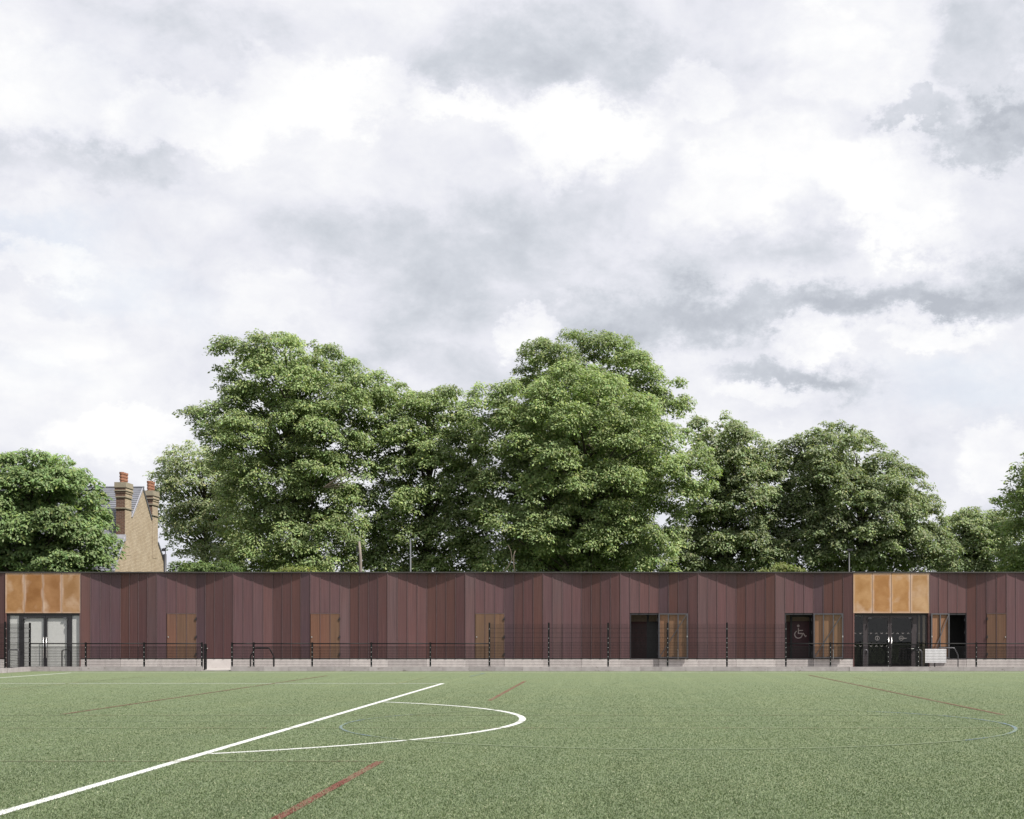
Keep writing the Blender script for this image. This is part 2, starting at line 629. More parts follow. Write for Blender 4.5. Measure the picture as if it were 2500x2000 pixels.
L_WHITE = mat_line('line_white', (0.54, 0.55, 0.54), 1.35)
L_RED = mat_line('line_red', (0.115, 0.017, 0.015), 0.70)
L_RED2 = mat_line('line_red_faint', (0.13, 0.035, 0.025), 0.42)
L_BLUE = mat_line('line_blue', (0.06, 0.12, 0.30), 0.5)
L_BLUE2 = mat_line('line_blue_faint', (0.09, 0.14, 0.25), 0.25)
L_YEL = mat_line('line_yellow', (0.30, 0.26, 0.09), 0.5)


def gp(px, py):
    """ground point under a photo pixel"""
    Y = F * H / (py - PY)
    return (px - PX) * Y / F, Y


def wx(px, Y):
    return (px - PX) * Y / F


def wz(py, Y):
    return H + (PY - py) * Y / F


# ---------------------------------------------------------------- ground and pitch
YF = 61.3      # fence line
Y0 = 64.5      # front edge of the folded facade
FD = 0.25      # fold depth

g = MB().add([(-400, -150, -0.02), (400, -150, -0.02), (400, 900, -0.02), (-400, 900, -0.02)], [(0, 1, 2, 3)]).build('ground', GRASSF)
tag(g, kind='structure')
XL = wx(73, YF)        # left end of the pitch: fence corner
pitch = MB().add([(XL, -20, 0), (45, -20, 0), (45, YF - 0.1, 0), (XL, YF - 0.1, 0)], [(0, 1, 2, 3)]).build('turf_pitch', TURF)
tag(pitch, kind='structure')
pv = MB().box(-45, 45, YF - 0.05, Y0 + 3.0, -0.15, 0.05).build('paving', PAVE)
tag(pv, kind='structure')

LINES = []   # (kind, geometry) for colouring the blades


def strip(name, pts, w, mat, zed=0.004, kind=None):
    """painted strip of width w along ground points"""
    P = [Vector((p[0], p[1], 0)) for p in pts]
    vs, fs = [], []
    for i, p in enumerate(P):
        a = P[max(i - 1, 0)]
        b = P[min(i + 1, len(P) - 1)]
        d = (b - a).normalized()
        s = Vector((-d.y, d.x, 0)) * w / 2
        vs += [(p.x + s.x, p.y + s.y, zed), (p.x - s.x, p.y - s.y, zed)]
    for i in range(len(P) - 1):
        fs.append((2 * i, 2 * i + 1, 2 * i + 3, 2 * i + 2))
    o = MB().add(vs, fs).build(name, mat, pitch)
    if kind:
        LINES.append((kind, [(p.x, p.y) for p in P], w))
    return o


def arc(cx, cy, r, a0, a1, n=72):
    return [(cx + r * math.cos(a0 + (a1 - a0) * i / n), cy + r * math.sin(a0 + (a1 - a0) * i / n)) for i in range(n + 1)]


XP, YP = -5.28, 45.98
GX = -21.75
strip('penalty_area_line', [(XP, 4.0), (XP, YP + 0.06)], 0.125, L_WHITE, 0.004, 'w')
strip('penalty_area_line', [(GX, YP), (XP - 0.0625, YP)], 0.12, L_WHITE, 0.004, 'w')
ha = math.asin(7.33 / 9.15)
strip('penalty_arc_line', arc(-10.68, 26.15, 9.09, -ha + 0.008, ha - 0.008), 0.12, L_WHITE, 0.004, 'w')
strip('goal_line', [(GX, 4.0), (GX, 58.75)], 0.12, L_WHITE, 0.004, 'w')
strip('touch_line', [(GX - 0.06, 58.81), (45, 58.81)], 0.14, L_WHITE, 0.005, 'w')
strip('hockey_line', [(-2.8, 4.0), (-2.8, 17.74)], 0.10, L_RED, 0.006, 'r')
strip('hockey_line', [(-2.82, 34.1), (-2.82, 48.4)], 0.10, L_RED, 0.006, 'r')
strip('hockey_line', [(XL + 0.3, 17.78), (-2.85, 17.78)], 0.085, L_RED2, 0.007, 'f')
strip('hockey_line', [(XL + 0.3, 27.9), (30, 27.9)], 0.09, L_RED2, 0.007, 'f')
strip('hockey_line', [(XL + 0.3, 24.1), (30, 24.1)], 0.09, L_RED2, 0.007, 'f')
strip('hockey_line', [(-10.6, 28.2), (-10.6, 54.6)], 0.07, L_RED, 0.008, 'r')
strip('hockey_line', [(7.55, 28.0), (7.55, 55.5)], 0.075, L_RED, 0.008, 'r')
strip('netball_line', [(-6.7, 44.5), (-6.7, 53.0)], 0.08, L_YEL, 0.008, 'y')
strip('netball_line', [(-17.1, 41.0), (-17.1, 53.6)], 0.08, L_YEL, 0.008, 'y')
strip('netball_line', [(8.86, 44.1), (8.86, 53.0)], 0.08, L_YEL, 0.008, 'y')
strip('centre_circle_line', arc(1.12, 25.3, 5.70, math.radians(-45), math.radians(45)), 0.06, L_BLUE, 0.009, 'b')
strip('centre_circle_line', arc(1.12, 25.3, 5.70, math.radians(150), math.radians(222)), 0.045, L_BLUE, 0.009, None)
strip('centre_circle_line', arc(1.12, 25.3, 5.70, math.radians(222), math.radians(315)), 0.08, L_BLUE2, 0.009, None)
strip('centre_circle_line', arc(1.12, 25.3, 5.70, math.radians(45), math.radians(150)), 0.08, L_BLUE2, 0.009, None)
strip('centre_line', [(XL + 0.3, 25.9), (30, 25.9)], 0.07, L_BLUE2, 0.008, None)
strip('corner_mark', [(-5.15, 53.5), (-5.0, 58.0)], 0.09, L_BLUE, 0.009, None)


def turf_blades():
    """loose fibres standing on the near part of the carpet"""
    n_try = 2200000
    y = 10.2 * (58 / 10.2) ** rng.random(n_try)
    half_l, half_r = 1490 / F, 1010 / F
    u = rng.random(n_try)
    x = -(half_l * y + 1.2) + u * ((half_l + half_r) * y + 2.4)
    # thin out with distance
    dens = ((half_l + half_r) * y + 2.4) * y
    want = 3500.0 * np.clip((12 / y), 0, 1.2) ** 1.7 * np.clip((58 - y) / 22, 0, 1)
    pdf = n_try / (math.log(58 / 10.2)) / dens
    keep = rng.random(n_try) < np.clip(want / pdf, 0, 1)
    x, y = x[keep], y[keep]
    n = len(x)
    # patchy density
    big = (y / 12) ** 0.6
    h = (0.007 + 0.014 * rng.random(n)) * np.clip(12 / y, 0, 1) ** 0.75
    wd = (0.0030 + 0.0034 * rng.random(n)) * big
    a = rng.random(n) * 2 * np.pi
    lean = rng.normal(0, 0.55, (n, 2)) * h[:, None]
    v = np.zeros((n, 3, 3), np.float32)
    v[:, 0] = np.stack([x - np.cos(a) * wd, y - np.sin(a) * wd, np.zeros(n)], 1)
    v[:, 1] = np.stack([x + np.cos(a) * wd, y + np.sin(a) * wd, np.zeros(n)], 1)
    v[:, 2] = np.stack([x + lean[:, 0], y + lean[:, 1], h], 1)
    # colour
    k = rng.random(n)
    c = np.empty((n, 3))
    lo, hi = np.array([0.060, 0.088, 0.042]), np.array([0.162, 0.205, 0.110])
    c[:] = lo + (hi - lo) * (k[:, None] ** 1.3)
    # brushed nap running away from the camera, and joints between the rolls
    xs = np.linspace(-60, 60, 2400)
    nap = np.convolve(rng.normal(0, 1, 2400), np.hanning(9) / np.hanning(9).sum(), 'same') + 1.2 * np.convolve(rng.normal(0, 1, 2400), np.hanning(61) / np.hanning(61).sum(), 'same') * 3
    patch = np.sin(x * 0.31 + 1.3 * np.sin(y * 0.17)) * np.sin(y * 0.23 + 0.8 * np.sin(x * 0.21))
    c *= (1 + 0.075 * np.interp(x, xs, nap) + 0.05 * patch)[:, None]
    joint = np.abs((y + 1.1) % 4.0 - 2.0) > 1.985
    c[joint] *= 0.8
    dry = rng.random(n) < 0.03
    c[dry] = np.array([0.30, 0.31, 0.21]) * (0.8 + 0.4 * rng.random((dry.sum(), 1)))
    for kind, pts, w in LINES:
        P = np.array(pts)
        best = np.full(n, 9.0)
        for i in range(len(P) - 1):
            A, B = P[i], P[i + 1]
            d = B - A
            L2 = max((d ** 2).sum(), 1e-9)
            tt = np.clip(((x - A[0]) * d[0] + (y - A[1]) * d[1]) / L2, 0, 1)
            dd = np.hypot(x - A[0] - tt * d[0], y - A[1] - tt * d[1])
            best = np.minimum(best, dd)
        on = best < w / 2 + rng.normal(0, 0.003, n)
        if kind == 'w':
            c[on] = np.array([0.52, 0.53, 0.52]) * (0.75 + 0.25 * rng.random((on.sum(), 1)))
        elif kind == 'r':
            on &= rng.random(n) < 0.65
            c[on] = np.array([0.115, 0.016, 0.014]) * (0.6 + 0.6 * rng.random((on.sum(), 1)))
        elif kind == 'f':
            on &= rng.random(n) < 0.4
            c[on] = np.array([0.14, 0.04, 0.03]) * (0.7 + 0.5 * rng.random((on.sum(), 1)))
        elif kind == 'y':
            on &= rng.random(n) < 0.5
            c[on] = np.array([0.34, 0.29, 0.10]) * (0.7 + 0.5 * rng.random((on.sum(), 1)))
        else:
            on &= rng.random(n) < 0.5
            c[on] = np.array([0.06, 0.12, 0.30]) * (0.7 + 0.5 * rng.random((on.sum(), 1)))
    me = bpy.data.meshes.new('turf_fibres')
    me.vertices.add(3 * n)
    me.vertices.foreach_set('co', v.ravel())
    me.loops.add(3 * n)
    me.loops.foreach_set('vertex_index', np.arange(3 * n, dtype=np.int32))
    me.polygons.add(n)
    me.polygons.foreach_set('loop_start', np.arange(0, 3 * n, 3, dtype=np.int32))
    at = me.attributes.new('tint', 'FLOAT_COLOR', 'FACE')
    at.data.foreach_set('color', np.concatenate([c, np.ones((n, 1))], 1).astype(np.float32).ravel())
    me.materials.append(mat_leaf('turf_fibre', 0.15, 0.55))
    me.update()
    o = place('turf_fibres', me)
    tag(o, 'short green artificial grass fibres standing on the pitch', 'grass', kind='stuff')
    return n


N_BLADES = turf_blades()

# ---------------------------------------------------------------- the copper pavilion
Z_TOP, Z_HEAD, Z_BOT = wz(1399, Y0), wz(1497, Y0), wz(1607.5, Y0)
pav = empty('sports_pavilion', (wx(1250, Y0), Y0 + 4, 0))
tag(pav, 'long low pavilion clad in folded purple-brown copper sheets with golden panels over its entrances', 'building')
PEAKS = [197, 382.8, 569, 757.5, 946, 1136, 1325.6, 1514.6, 1704, 1893.5, 2083]
RPEAKS = [2269.4, 2457.6, 2646, 2834]
LPEAKS = [-176, 12]
MODS = [(LPEAKS[0], LPEAKS[1])] + [(PEAKS[i], PEAKS[i + 1]) for i in range(10)] + [(RPEAKS[i], RPEAKS[i + 1]) for i in range(3)]
# what stands in each of the eight slots of a fold: p panel, d closed door, o open doorway
SLOTS = {1: 'pppppppp', 2: 'pdddpppp', 4: 'dddppppp', 6: 'pdddpppp', 8: 'pooopppp', 10: 'pooopppp', 11: 'ppoopppp'}
SLOTS[11] = 'ppooppdd'


def frame(ax, ay, bx, by):
    t = Vector((bx - ax, by - ay, 0))
    L = t.length
    t.normalize()
    n = Vector((t.y, -t.x, 0))

    def fr(s, nn, z):
        return (ax + t.x * s + n.x * nn, ay + t.y * s + n.y * nn, z)
    return fr, L


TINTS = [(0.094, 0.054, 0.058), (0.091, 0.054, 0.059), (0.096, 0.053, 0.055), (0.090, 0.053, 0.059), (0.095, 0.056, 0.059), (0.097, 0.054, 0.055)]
TINTS_R = [(0.086, 0.046, 0.046), (0.084, 0.046, 0.047), (0.089, 0.046, 0.043), (0.082, 0.045, 0.047), (0.088, 0.048, 0.048), (0.090, 0.047, 0.043)]  # right half of each fold: darker and redder, fold shading put into the tint
PURPLE = (0.080, 0.050, 0.058)
GREYP = (0.099, 0.063, 0.066)
ODD = {(2, 4): PURPLE, (3, 7): PURPLE, (4, 3): GREYP, (6, 4): PURPLE, (8, 4): PURPLE, (10, 4): PURPLE, (2, 0): PURPLE, (1, 1): PURPLE, (1, 2): PURPLE,
       (1, 3): PURPLE, (1, 7): GREYP, (5, 0): GREYP, (6, 0): GREYP, (7, 1): GREYP, (11, 3): GREYP, (1, 0): (0.098, 0.057, 0.055), (9, 0): GREYP, (10, 0): GREYP}


def sheet(fr, s0, s1, z0, z1, name, tint, parent, n=0.0, seam=True, mat=None, dish=0.0035):
    """one folded metal tray: sheet, turned-in edges, standing seam on its left joint"""
    mb = MB()
    # the sheet dishes in a little between its stiffened edges
    sa, sb, N = s0 + 0.013, s1 - 0.013, 8
    vs, fs = [], []
    for i in range(N + 1):
        u = i / N
        dn = -dish * (1 - (2 * u - 1) ** 2)
        vs += [fr(sa + (sb - sa) * u, n + dn, z0), fr(sa + (sb - sa) * u, n + dn, z1)]
    for i in range(N):
        fs.append((2 * i, 2 * i + 2, 2 * i + 3, 2 * i + 1))
    mb.add(vs, fs)
    mb.fbox(fr, sa, sb, n - 0.035, n - 0.028, z0, z1)
    # rolled edges
    mb.fbox(fr, s0 + 0.013, s0 + 0.026, n, n + 0.009, z0, z1)
    mb.fbox(fr, s1 - 0.026, s1 - 0.013, n, n + 0.009, z0, z1)
    if seam:
        mb.mat(1).fbox(fr, s0 - 0.006, s0 + 0.006, n - 0.02, n + 0.018, z0, z1)
    return mb.build(name, [mat or COPPER, SEAM], parent, color=tint)


def hinges(mb, fr, s, zs, n=0.02):
    for z in zs:
        mb.fbox(fr, s - 0.02, s + 0.03, n, n + 0.03, z - 0.06, z + 0.06)
        mb.fbox(fr, s - 0.07, s - 0.02, n, n + 0.015, z - 0.05, z - 0.02)


def closed_door(fr, s0, s1, nslot, hinge_right=True):
    d = MB()
    d.fbox(fr, s0, s1, -0.05, -0.03, Z_BOT, Z_HEAD - 0.012)      # leaf core
    door = d.build('door', DARK, pav)
    w = (s1 - s0) / nslot
    for i in range(nslot):
        sheet(fr, s0 + i * w, s0 + (i + 1) * w, Z_BOT + 0.005, Z_HEAD - 0.03, 'door_panel', (0.122 + random.uniform(-.010, .010), 0.074 + random.uniform(-.005, .005), 0.051), door, 0.002, seam=i > 0)
    for z in (Z_HEAD - 0.25, Z_BOT + 0.95, Z_BOT + 0.18):
        hm = MB()
        hinges(hm, fr, s1 - 0.02 if hinge_right else s0 + 0.02, [z])
        hm.build('hinge', BLKFRAME, door)
    sh = s0 + 0.05 if hinge_right else s1 - 0.07
    MB().fbox(fr, sh, sh + 0.035, 0.002, 0.03, Z_BOT + 0.92, Z_BOT + 0.97).build('handle', STEEL, door)
    MB().fbox(fr, s0, s1, -0.01, 0.012, Z_HEAD - 0.022, Z_HEAD - 0.004).build('door_head', SEAM, door)
    return door


def open_leaf(fr, s0, s1, nslot, flip=False):
    """inside face of a door leaf swung flat against the wall: steel frame, brace, bronze trays behind"""
    a = MB()
    a.fbox(fr, s0, s1, 0.05, 0.06, Z_BOT, Z_HEAD - 0.02)
    leaf = a.build('open_door_leaf', DARK, pav)
    w = (s1 - s0) / nslot
    for i in range(nslot):
        sheet(fr, s0 + i * w, s0 + (i + 1) * w, Z_BOT + 0.02, Z_HEAD - 0.04, 'door_panel', (0.200 + random.uniform(-.02, .02), 0.122, 0.074), leaf, 0.085, seam=False)
    fm = MB()
    z0, z1 = Z_BOT + 0.0, Z_HEAD - 0.015
    t = 0.05
    fm.fbox(fr, s0, s0 + t, 0.088, 0.165, z0, z1)
    fm.fbox(fr, s1 - t, s1, 0.088, 0.165, z0, z1)
    fm.fbox(fr, s0 + t, s1 - t, 0.088, 0.163, z0, z0 + t)
    fm.fbox(fr, s0 + t, s1 - t, 0.088, 0.163, z1 - t, z1)
    for i in range(1, nslot):
        fm.fbox(fr, s0 + i * w - 0.022, s0 + i * w + 0.022, 0.09, 0.155, z0 + t, z1 - t)
    fm.build('leaf_frame', GALV, leaf)
    p0, p1 = Vector(fr(s0 + 0.05, 0.185, z0 + 0.05)), Vector(fr(s1 - 0.05, 0.185, z1 - 0.05))
    MB().bar(p0, p1, 0.03, 0.04, up=(0, -1, 0)).build('brace', GALV, leaf)
    sl = s1 - 0.045 if not flip else s0 + 0.005
    MB().fbox(fr, sl, sl + 0.04, 0.165, 0.19, Z_BOT + 0.93, Z_BOT + 1.0).build('lock', STEEL, leaf)
    if nslot == 3:
        b = MB()
        sb = s0 + 2 * w
        b.fbox(fr, sb - 0.01, sb + 0.012, 0.16, 0.18, Z_BOT - 0.05, Z_BOT + 0.38)
        b.fbox(fr, sb - 0.05, sb - 0.01, 0.16, 0.18, Z_BOT + 0.35, Z_BOT + 0.38)
        b.build('drop_bolt', STEEL, leaf)
    return leaf


def disc(mb, cx, cz, r, y, n=20):
    mb.prism([(cx + r * math.cos(2 * math.pi * i / n), y, cz + r * math.sin(2 * math.pi * i / n)) for i in range(n)], (0, 0.006, 0))


def ringarc(mb, cx, cz, r, w, a0, a1, y, n=28):
    for i in range(n):
        t0, t1 = a0 + (a1 - a0) * i / n, a0 + (a1 - a0) * (i + 1) / n
        q = [(cx + rr * math.cos(t), y, cz + rr * math.sin(t)) for rr, t in ((r - w / 2, t0), (r + w / 2, t0), (r + w / 2, t1), (r - w / 2, t1))]
        mb.prism(q, (0, 0.006, 0))


def sbar(mb, a, b, w, y):
    (ax, az), (bx, bz) = a, b
    d = Vector((bx - ax, bz - az)).normalized()
    s = Vector((-d.y, d.x)) * w / 2
    mb.prism([(ax + s.x, y, az + s.y), (bx + s.x, y, bz + s.y), (bx - s.x, y, bz - s.y), (ax - s.x, y, az - s.y)], (0, 0.006, 0))


def doorway(fr, s0, s1, mi):
    """open doorway with the lobby behind it"""
    fm = MB()
    zt = Z_HEAD - 0.004
    fm.fbox(fr, s0, s0 + 0.045, -0.22, -0.02, Z_BOT, zt)
    fm.fbox(fr, s1 - 0.05, s1, -0.22, -0.02, Z_BOT, zt)
    fm.fbox(fr, s0 + 0.045, s1 - 0.05, -0.22, -0.02, zt - 0.07, zt)
    fm.fbox(fr, s0, s1, -0.22, 0.0, Z_BOT - 0.03, Z_BOT)
    f = fm.build('doorway', BLKFRAME, pav)
    for z in (Z_HEAD - 0.3, Z_BOT + 1.15, Z_BOT + 0.2):
        MB().fbox(fr, s1 - 0.075, s1 - 0.052, -0.10, -0.07, z - 0.06, z + 0.06).build('hinge', GALV, f)
    a = fr(s0, 0, 0)
    b = fr(s1, 0, 0)
    xa, xb = a[0] - 0.4, b[0] + 0.4
    ya = max(a[1], b[1]) + 0.25
    yb = ya + 1.0
    rm = MB()
    rm.box(xa, xa + 0.05, ya, yb, Z_BOT - 0.05, Z_HEAD + 0.3)
    rm.box(xb - 0.05, xb, ya, yb, Z_BOT - 0.05, Z_HEAD + 0.3)
    rm.box(xa, xb, ya, yb, Z_BOT - 0.10, Z_BOT - 0.05)
    rm.box(xa, xb, ya, yb, Z_HEAD + 0.3, Z_HEAD + 0.35)
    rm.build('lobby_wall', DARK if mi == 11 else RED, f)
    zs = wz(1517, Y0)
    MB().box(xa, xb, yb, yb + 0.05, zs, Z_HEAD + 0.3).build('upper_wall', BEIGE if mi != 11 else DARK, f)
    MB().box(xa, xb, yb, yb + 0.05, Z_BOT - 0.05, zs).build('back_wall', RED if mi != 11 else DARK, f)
    if mi == 8:
        MB().box(wx(1579, yb), wx(1584, yb), yb - 0.03, yb, Z_BOT, Z_HEAD).build('inner_door_frame', BLKFRAME, f)
        MB().box(wx(1584, yb), wx(1606, yb), yb - 0.02, yb, Z_BOT, wz(1518, yb)).build('inner_door', BLKFRAME, f)
    if mi == 10:
        idf = MB()
        yy = yb - 0.05
        x0, x1 = wx(1934, yy), wx(1976, yy)
        idf.box(x0 - 0.09, x0, yy, yb, Z_BOT, wz(1503, yy))
        idf.box(x1, x1 + 0.06, yy, yb, Z_BOT, wz(1503, yy))
        idf.box(x0, x1, yy, yb, wz(1506, yy), wz(1503, yy))
        idf.build('inner_door_frame', BLKFRAME, f)
        MB().box(x0, x1, yb - 0.03, yb - 0.004, Z_BOT, wz(1517, yy)).build('inner_door', plain('maroon_door', (0.055, 0.010, 0.018), 0.5), f)
        MB().box(wx(1974, yy), wx(1976, yy), yy - 0.04, yy - 0.02, Z_BOT + 0.05, Z_BOT + 0.75).build('edge_guard', GALV, f)
        # wheelchair symbol
        g = MB()
        yp = yb - 0.045
        sx = lambda p: wx(p, yp)
        sz = lambda p: wz(p, yp)
        u = yp / F
        disc(g, sx(1949.0), sz(1528.2), 3.1 * u, yp)
        sbar(g, (sx(1949.2), sz(1533.3)), (sx(1949.2), sz(1547.2)), 2.4 * u, yp)
        sbar(g, (sx(1948.5), sz(1539.4)), (sx(1960.3), sz(1539.4)), 2.2 * u, yp - .001)
        sbar(g, (sx(1948.2), sz(1546.6)), (sx(1962.0), sz(1546.6)), 2.6 * u, yp - .001)
        sbar(g, (sx(1961.0), sz(1545.9)), (sx(1966.6), sz(1555.0)), 2.4 * u, yp - .002)
        sbar(g, (sx(1965.4), sz(1554.6)), (sx(1969.4), sz(1552.2)), 2.2 * u, yp - .003)
        ringarc(g, sx(1949.4), sz(1549.0), 9.2 * u, 2.2 * u, math.radians(120), math.radians(365), yp - .002)
        g.build('wheelchair_symbol', SIGNG, f)
    return f


wall = MB()       # dark backing behind the sheets, slot by slot
plinth_meshes = []
for mi, (pa, pb) in enumerate(MODS):
    xa, xb = wx(pa, Y0), wx(pb, Y0)
    xm = (xa + xb) / 2
    halves = [frame(xa, Y0, xm, Y0 + FD), frame(xm, Y0 + FD, xb, Y0)]
    slots = SLOTS.get(mi, 'pppppppp')
    for hi, (fr, L) in enumerate(halves):
        w = L / 4
        i = 0
        while i < 4:
            k = slots[hi * 4 + i]
            if k == 'p':
                wall.fbox(fr, i * w, (i + 1) * w, -0.10, -0.03, Z_BOT - 0.02, Z_TOP - 0.002)
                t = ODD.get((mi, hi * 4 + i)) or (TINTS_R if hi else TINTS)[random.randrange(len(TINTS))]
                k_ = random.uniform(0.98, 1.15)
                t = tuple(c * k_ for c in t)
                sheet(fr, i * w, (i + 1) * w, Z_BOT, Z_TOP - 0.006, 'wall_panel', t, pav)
                i += 1
                continue
            j = i
            while j < 4 and slots[hi * 4 + j] == k:
                wall.fbox(fr, j * w, (j + 1) * w, -0.10, -0.03, Z_HEAD, Z_TOP - 0.002)
                k_ = random.uniform(1.05, 1.15)
                t = tuple(c * k_ for c in TINTS[random.randrange(len(TINTS))])
                sheet(fr, j * w, (j + 1) * w, Z_HEAD + 0.004, Z_TOP - 0.006, 'wall_panel', t, pav)
                j += 1
            if k == 'd':
                closed_door(fr, i * w, j * w, j - i, hinge_right=hi == 0)
            else:
                doorway(fr, i * w, j * w, mi)
                if mi == 11:
                    open_leaf(fr, 0.02, 2 * w, 2, flip=True)
                else:
                    f2, L2 = halves[1]
                    open_leaf(f2, 0.0, 3 * L2 / 4, 3)
            i = j
        pm = MB().fbox(fr, 0.0 if hi == 0 else 0.003, L - 0.003, -0.30, -0.012, -0.1, Z_BOT - 0.035)
        pm.build('plinth', PLINTH2 if hi == 0 else PLINTH, pav)
wall.build('backing_wall', DARK, pav)

XA, XB = wx(MODS[0][0], Y0), wx(MODS[-1][1], Y0)
MB().box(XA, XB, Y0 - 0.018, Y0 + 9, Z_TOP, Z_TOP + 0.05).build('roof', ROOFM, pav)
tr = MB()
tr.box(XA, XB, Y0 - 0.026, Y0 - 0.0185, Z_TOP - 0.006, Z_TOP + 0.053)
tr.build('roof_trim', TRIM, pav)
MB().box(XA, XA + 0.2, Y0 + 0.5, Y0 + 9, 0, Z_TOP - 0.01).build('end_wall', DARK, pav)
MB().box(XB - 0.2, XB, Y0 + 0.5, Y0 + 9, 0, Z_TOP - 0.01).build('end_wall', DARK, pav)
MB().box(XA, XB, Y0 + 8.8, Y0 + 8.99, 0, Z_TOP - 0.01).build('rear_wall', DARK, pav)


def entrance(pa, pb, kind):
    xa, xb = wx(pa, Y0), wx(pb, Y0)
    W = xb - xa
    yg = Y0 + (0.08 if kind == 'blind' else 0.22)
    zb = 0.06
    # golden panels above
    w = W / 4
    for i in range(4):
        mb = MB()
        mb.box(xa + i * w + 0.009, xa + (i + 1) * w - 0.009, Y0 + 0.0, Y0 + 0.02, Z_HEAD, Z_TOP - 0.006)
        if kind == 'blind':
            t = [(0.32, 0.175, 0.075), (0.27, 0.132, 0.048), (0.29, 0.150, 0.066), (0.32, 0.190, 0.10)][i]
        else:
            t = [(0.38, 0.222, 0.10), (0.37, 0.200, 0.082), (0.38, 0.213, 0.09), (0.40, 0.255, 0.14)][i]
        mb.build('golden_panel', BRASS, pav, color=t)
    MB().box(xa, xb, Y0 + 0.03, Y0 + 0.10, Z_HEAD + 0.02, Z_TOP - 0.002).build('backing_wall', DARK, pav)
    fmat = BLKFRAME if kind == 'blind' else FRAME
    ent = MB()
    hz = wz(1503, yg)
    ent.box(xa, xb, yg - 0.02, yg + 0.10, hz, Z_HEAD + 0.10)           # header
    ent.box(xa, xb, Y0 + 0.10, yg + 0.1, Z_HEAD + 0.02, Z_HEAD + 0.06) # soffit
    ent.box(xa, xb, yg - 0.02, yg + 0.10, zb - 0.05, zb + 0.02)        # threshold
    E = ent.build('entrance', BLKFRAME, pav)
    for x in (xa, xb - 0.05):
        MB().box(x, x + 0.05, Y0 + 0.0, yg - 0.02, 0.0, Z_HEAD - 0.002).build('reveal', COPPER, E, color=(0.15, 0.085, 0.08))
    # posts and leaves, from the photograph
    if kind == 'blind':
        px = dict(L=24, d0=47, s0=58, m0=107, m1=116, s1=165, d1=176, R=197, hb=1509)
    else:
        px = dict(L=2083, d0=2107, s0=2118, m0=2168, m1=2176, s1=2226, d1=2238, R=2269, hb=1509)
    X = {k: wx(v, yg) for k, v in px.items() if k != 'hb'}
    zh = wz(px['hb'], yg)
    posts = [(X['d0'], X['s0']), (X['s1'], X['d1'])]
    posts.append((xa + 0.05, X['L']) if kind == 'blind' else (wx(2260.5, yg), wx(2263, yg)))
    for a, b in posts:
        MB().box(a, b, yg - 0.03, yg + 0.05, zb + 0.02, hz).build('door_post', fmat, E)
    for (a, b, hs) in ((X['s0'], (X['m0'] + X['m1']) / 2 - 0.004, 1), (((X['m0'] + X['m1']) / 2 + 0.004), X['s1'], -1)):
        lf = MB()
        st = 0.075
        lf.box(a + 0.004, a + (0.02 if hs == 1 else st), yg - 0.04, yg + 0.01, zb + 0.03, hz - 0.006)
        lf.box(b - (0.02 if hs == -1 else st), b - 0.004, yg - 0.04, yg + 0.01, zb + 0.03, hz - 0.006)
        lf.box(a + 0.02, b - 0.02, yg - 0.038, yg + 0.008, zh, hz - 0.006)
        lf.box(a + 0.02, b - 0.02, yg - 0.038, yg + 0.008, zb + 0.03, zb + (0.04 if kind == 'blind' else 0.10))
        lo = lf.build('glass_door', fmat, E)
        MB().add([(a + 0.02, yg - 0.01, zb + 0.04), (b - 0.02, yg - 0.01, zb + 0.04), (b - 0.02, yg - 0.01, zh), (a + 0.02, yg - 0.01, zh)], [(0, 1, 2, 3)]).build('pane', CLEAR if kind == 'blind' else GLASS, lo)
        hx = b - 0.06 if hs == 1 else a + 0.06
        hm = MB()
        hm.tube([(hx, yg - 0.10, wz(1607, yg)), (hx, yg - 0.10, wz(1555.5, yg))], 0.017, 10)
        for pz in (1560, 1602):
            hm.tube([(hx, yg - 0.10, wz(pz, yg)), (hx, yg - 0.03, wz(pz, yg))], 0.011, 8)
        hm.build('handle', STEEL, lo, smooth=True)
        cx = a + 0.03 if hs == 1 else b - 0.16
        MB().box(cx, cx + 0.13, yg - 0.075, yg - 0.038, zh - 0.03, zh + 0.03).build('door_closer', GALV, lo)
        hx2 = a - 0.03 if hs == 1 else b + 0.01
        for pz in (1512, 1526, 1530, 1590):
            MB().tube([(hx2 + 0.01, yg - 0.06, wz(pz, yg) - 0.05), (hx2 + 0.01, yg - 0.06, wz(pz, yg) + 0.05)], 0.028, 8).build('hinge', BLKFRAME, lo)
    # side lights
    for a, b in ((X['L'] if kind == 'blind' else xa + 0.05, X['d0']), (X['d1'], xb - 0.05)):
        MB().add([(a, yg - 0.008, zb + 0.03), (b, yg - 0.008, zb + 0.03), (b, yg - 0.008, hz), (a, yg - 0.008, hz)], [(0, 1, 2, 3)]).build('side_pane', CLEAR if kind == 'blind' else GLASS, E)
    if kind == 'blind':
        bl = MB()
        z = zb + 0.03
        while z < hz:
            bl.hexa([(X['L'] - 0.02, yg + 0.022, z), (xb - 0.05, yg + 0.022, z), (xb - 0.05, yg + 0.030, z), (X['L'] - 0.02, yg + 0.030, z),
                     (X['L'] - 0.02, yg + 0.030, z + 0.040), (xb - 0.05, yg + 0.030, z + 0.040), (xb - 0.05, yg + 0.038, z + 0.040), (X['L'] - 0.02, yg + 0.038, z + 0.040)])
            z += 0.042
        b = bl.build('roller_shutter', BLIND, E)
        MB().box(xa, xb, yg + 0.12, yg + 0.16, 0, Z_HEAD + 0.3).build('room_wall', DARK, E)
    else:
        rm = MB()
        rm.box(xa - 0.3, xb + 0.3, yg + 4.2, yg + 4.3, 0, 3.0)
        rm.box(xa - 0.4, xa - 0.3, yg + 0.12, yg + 4.2, 0, 3.0)
        rm.box(xb + 0.3, xb + 0.4, yg + 0.12, yg + 4.2, 0, 3.0)
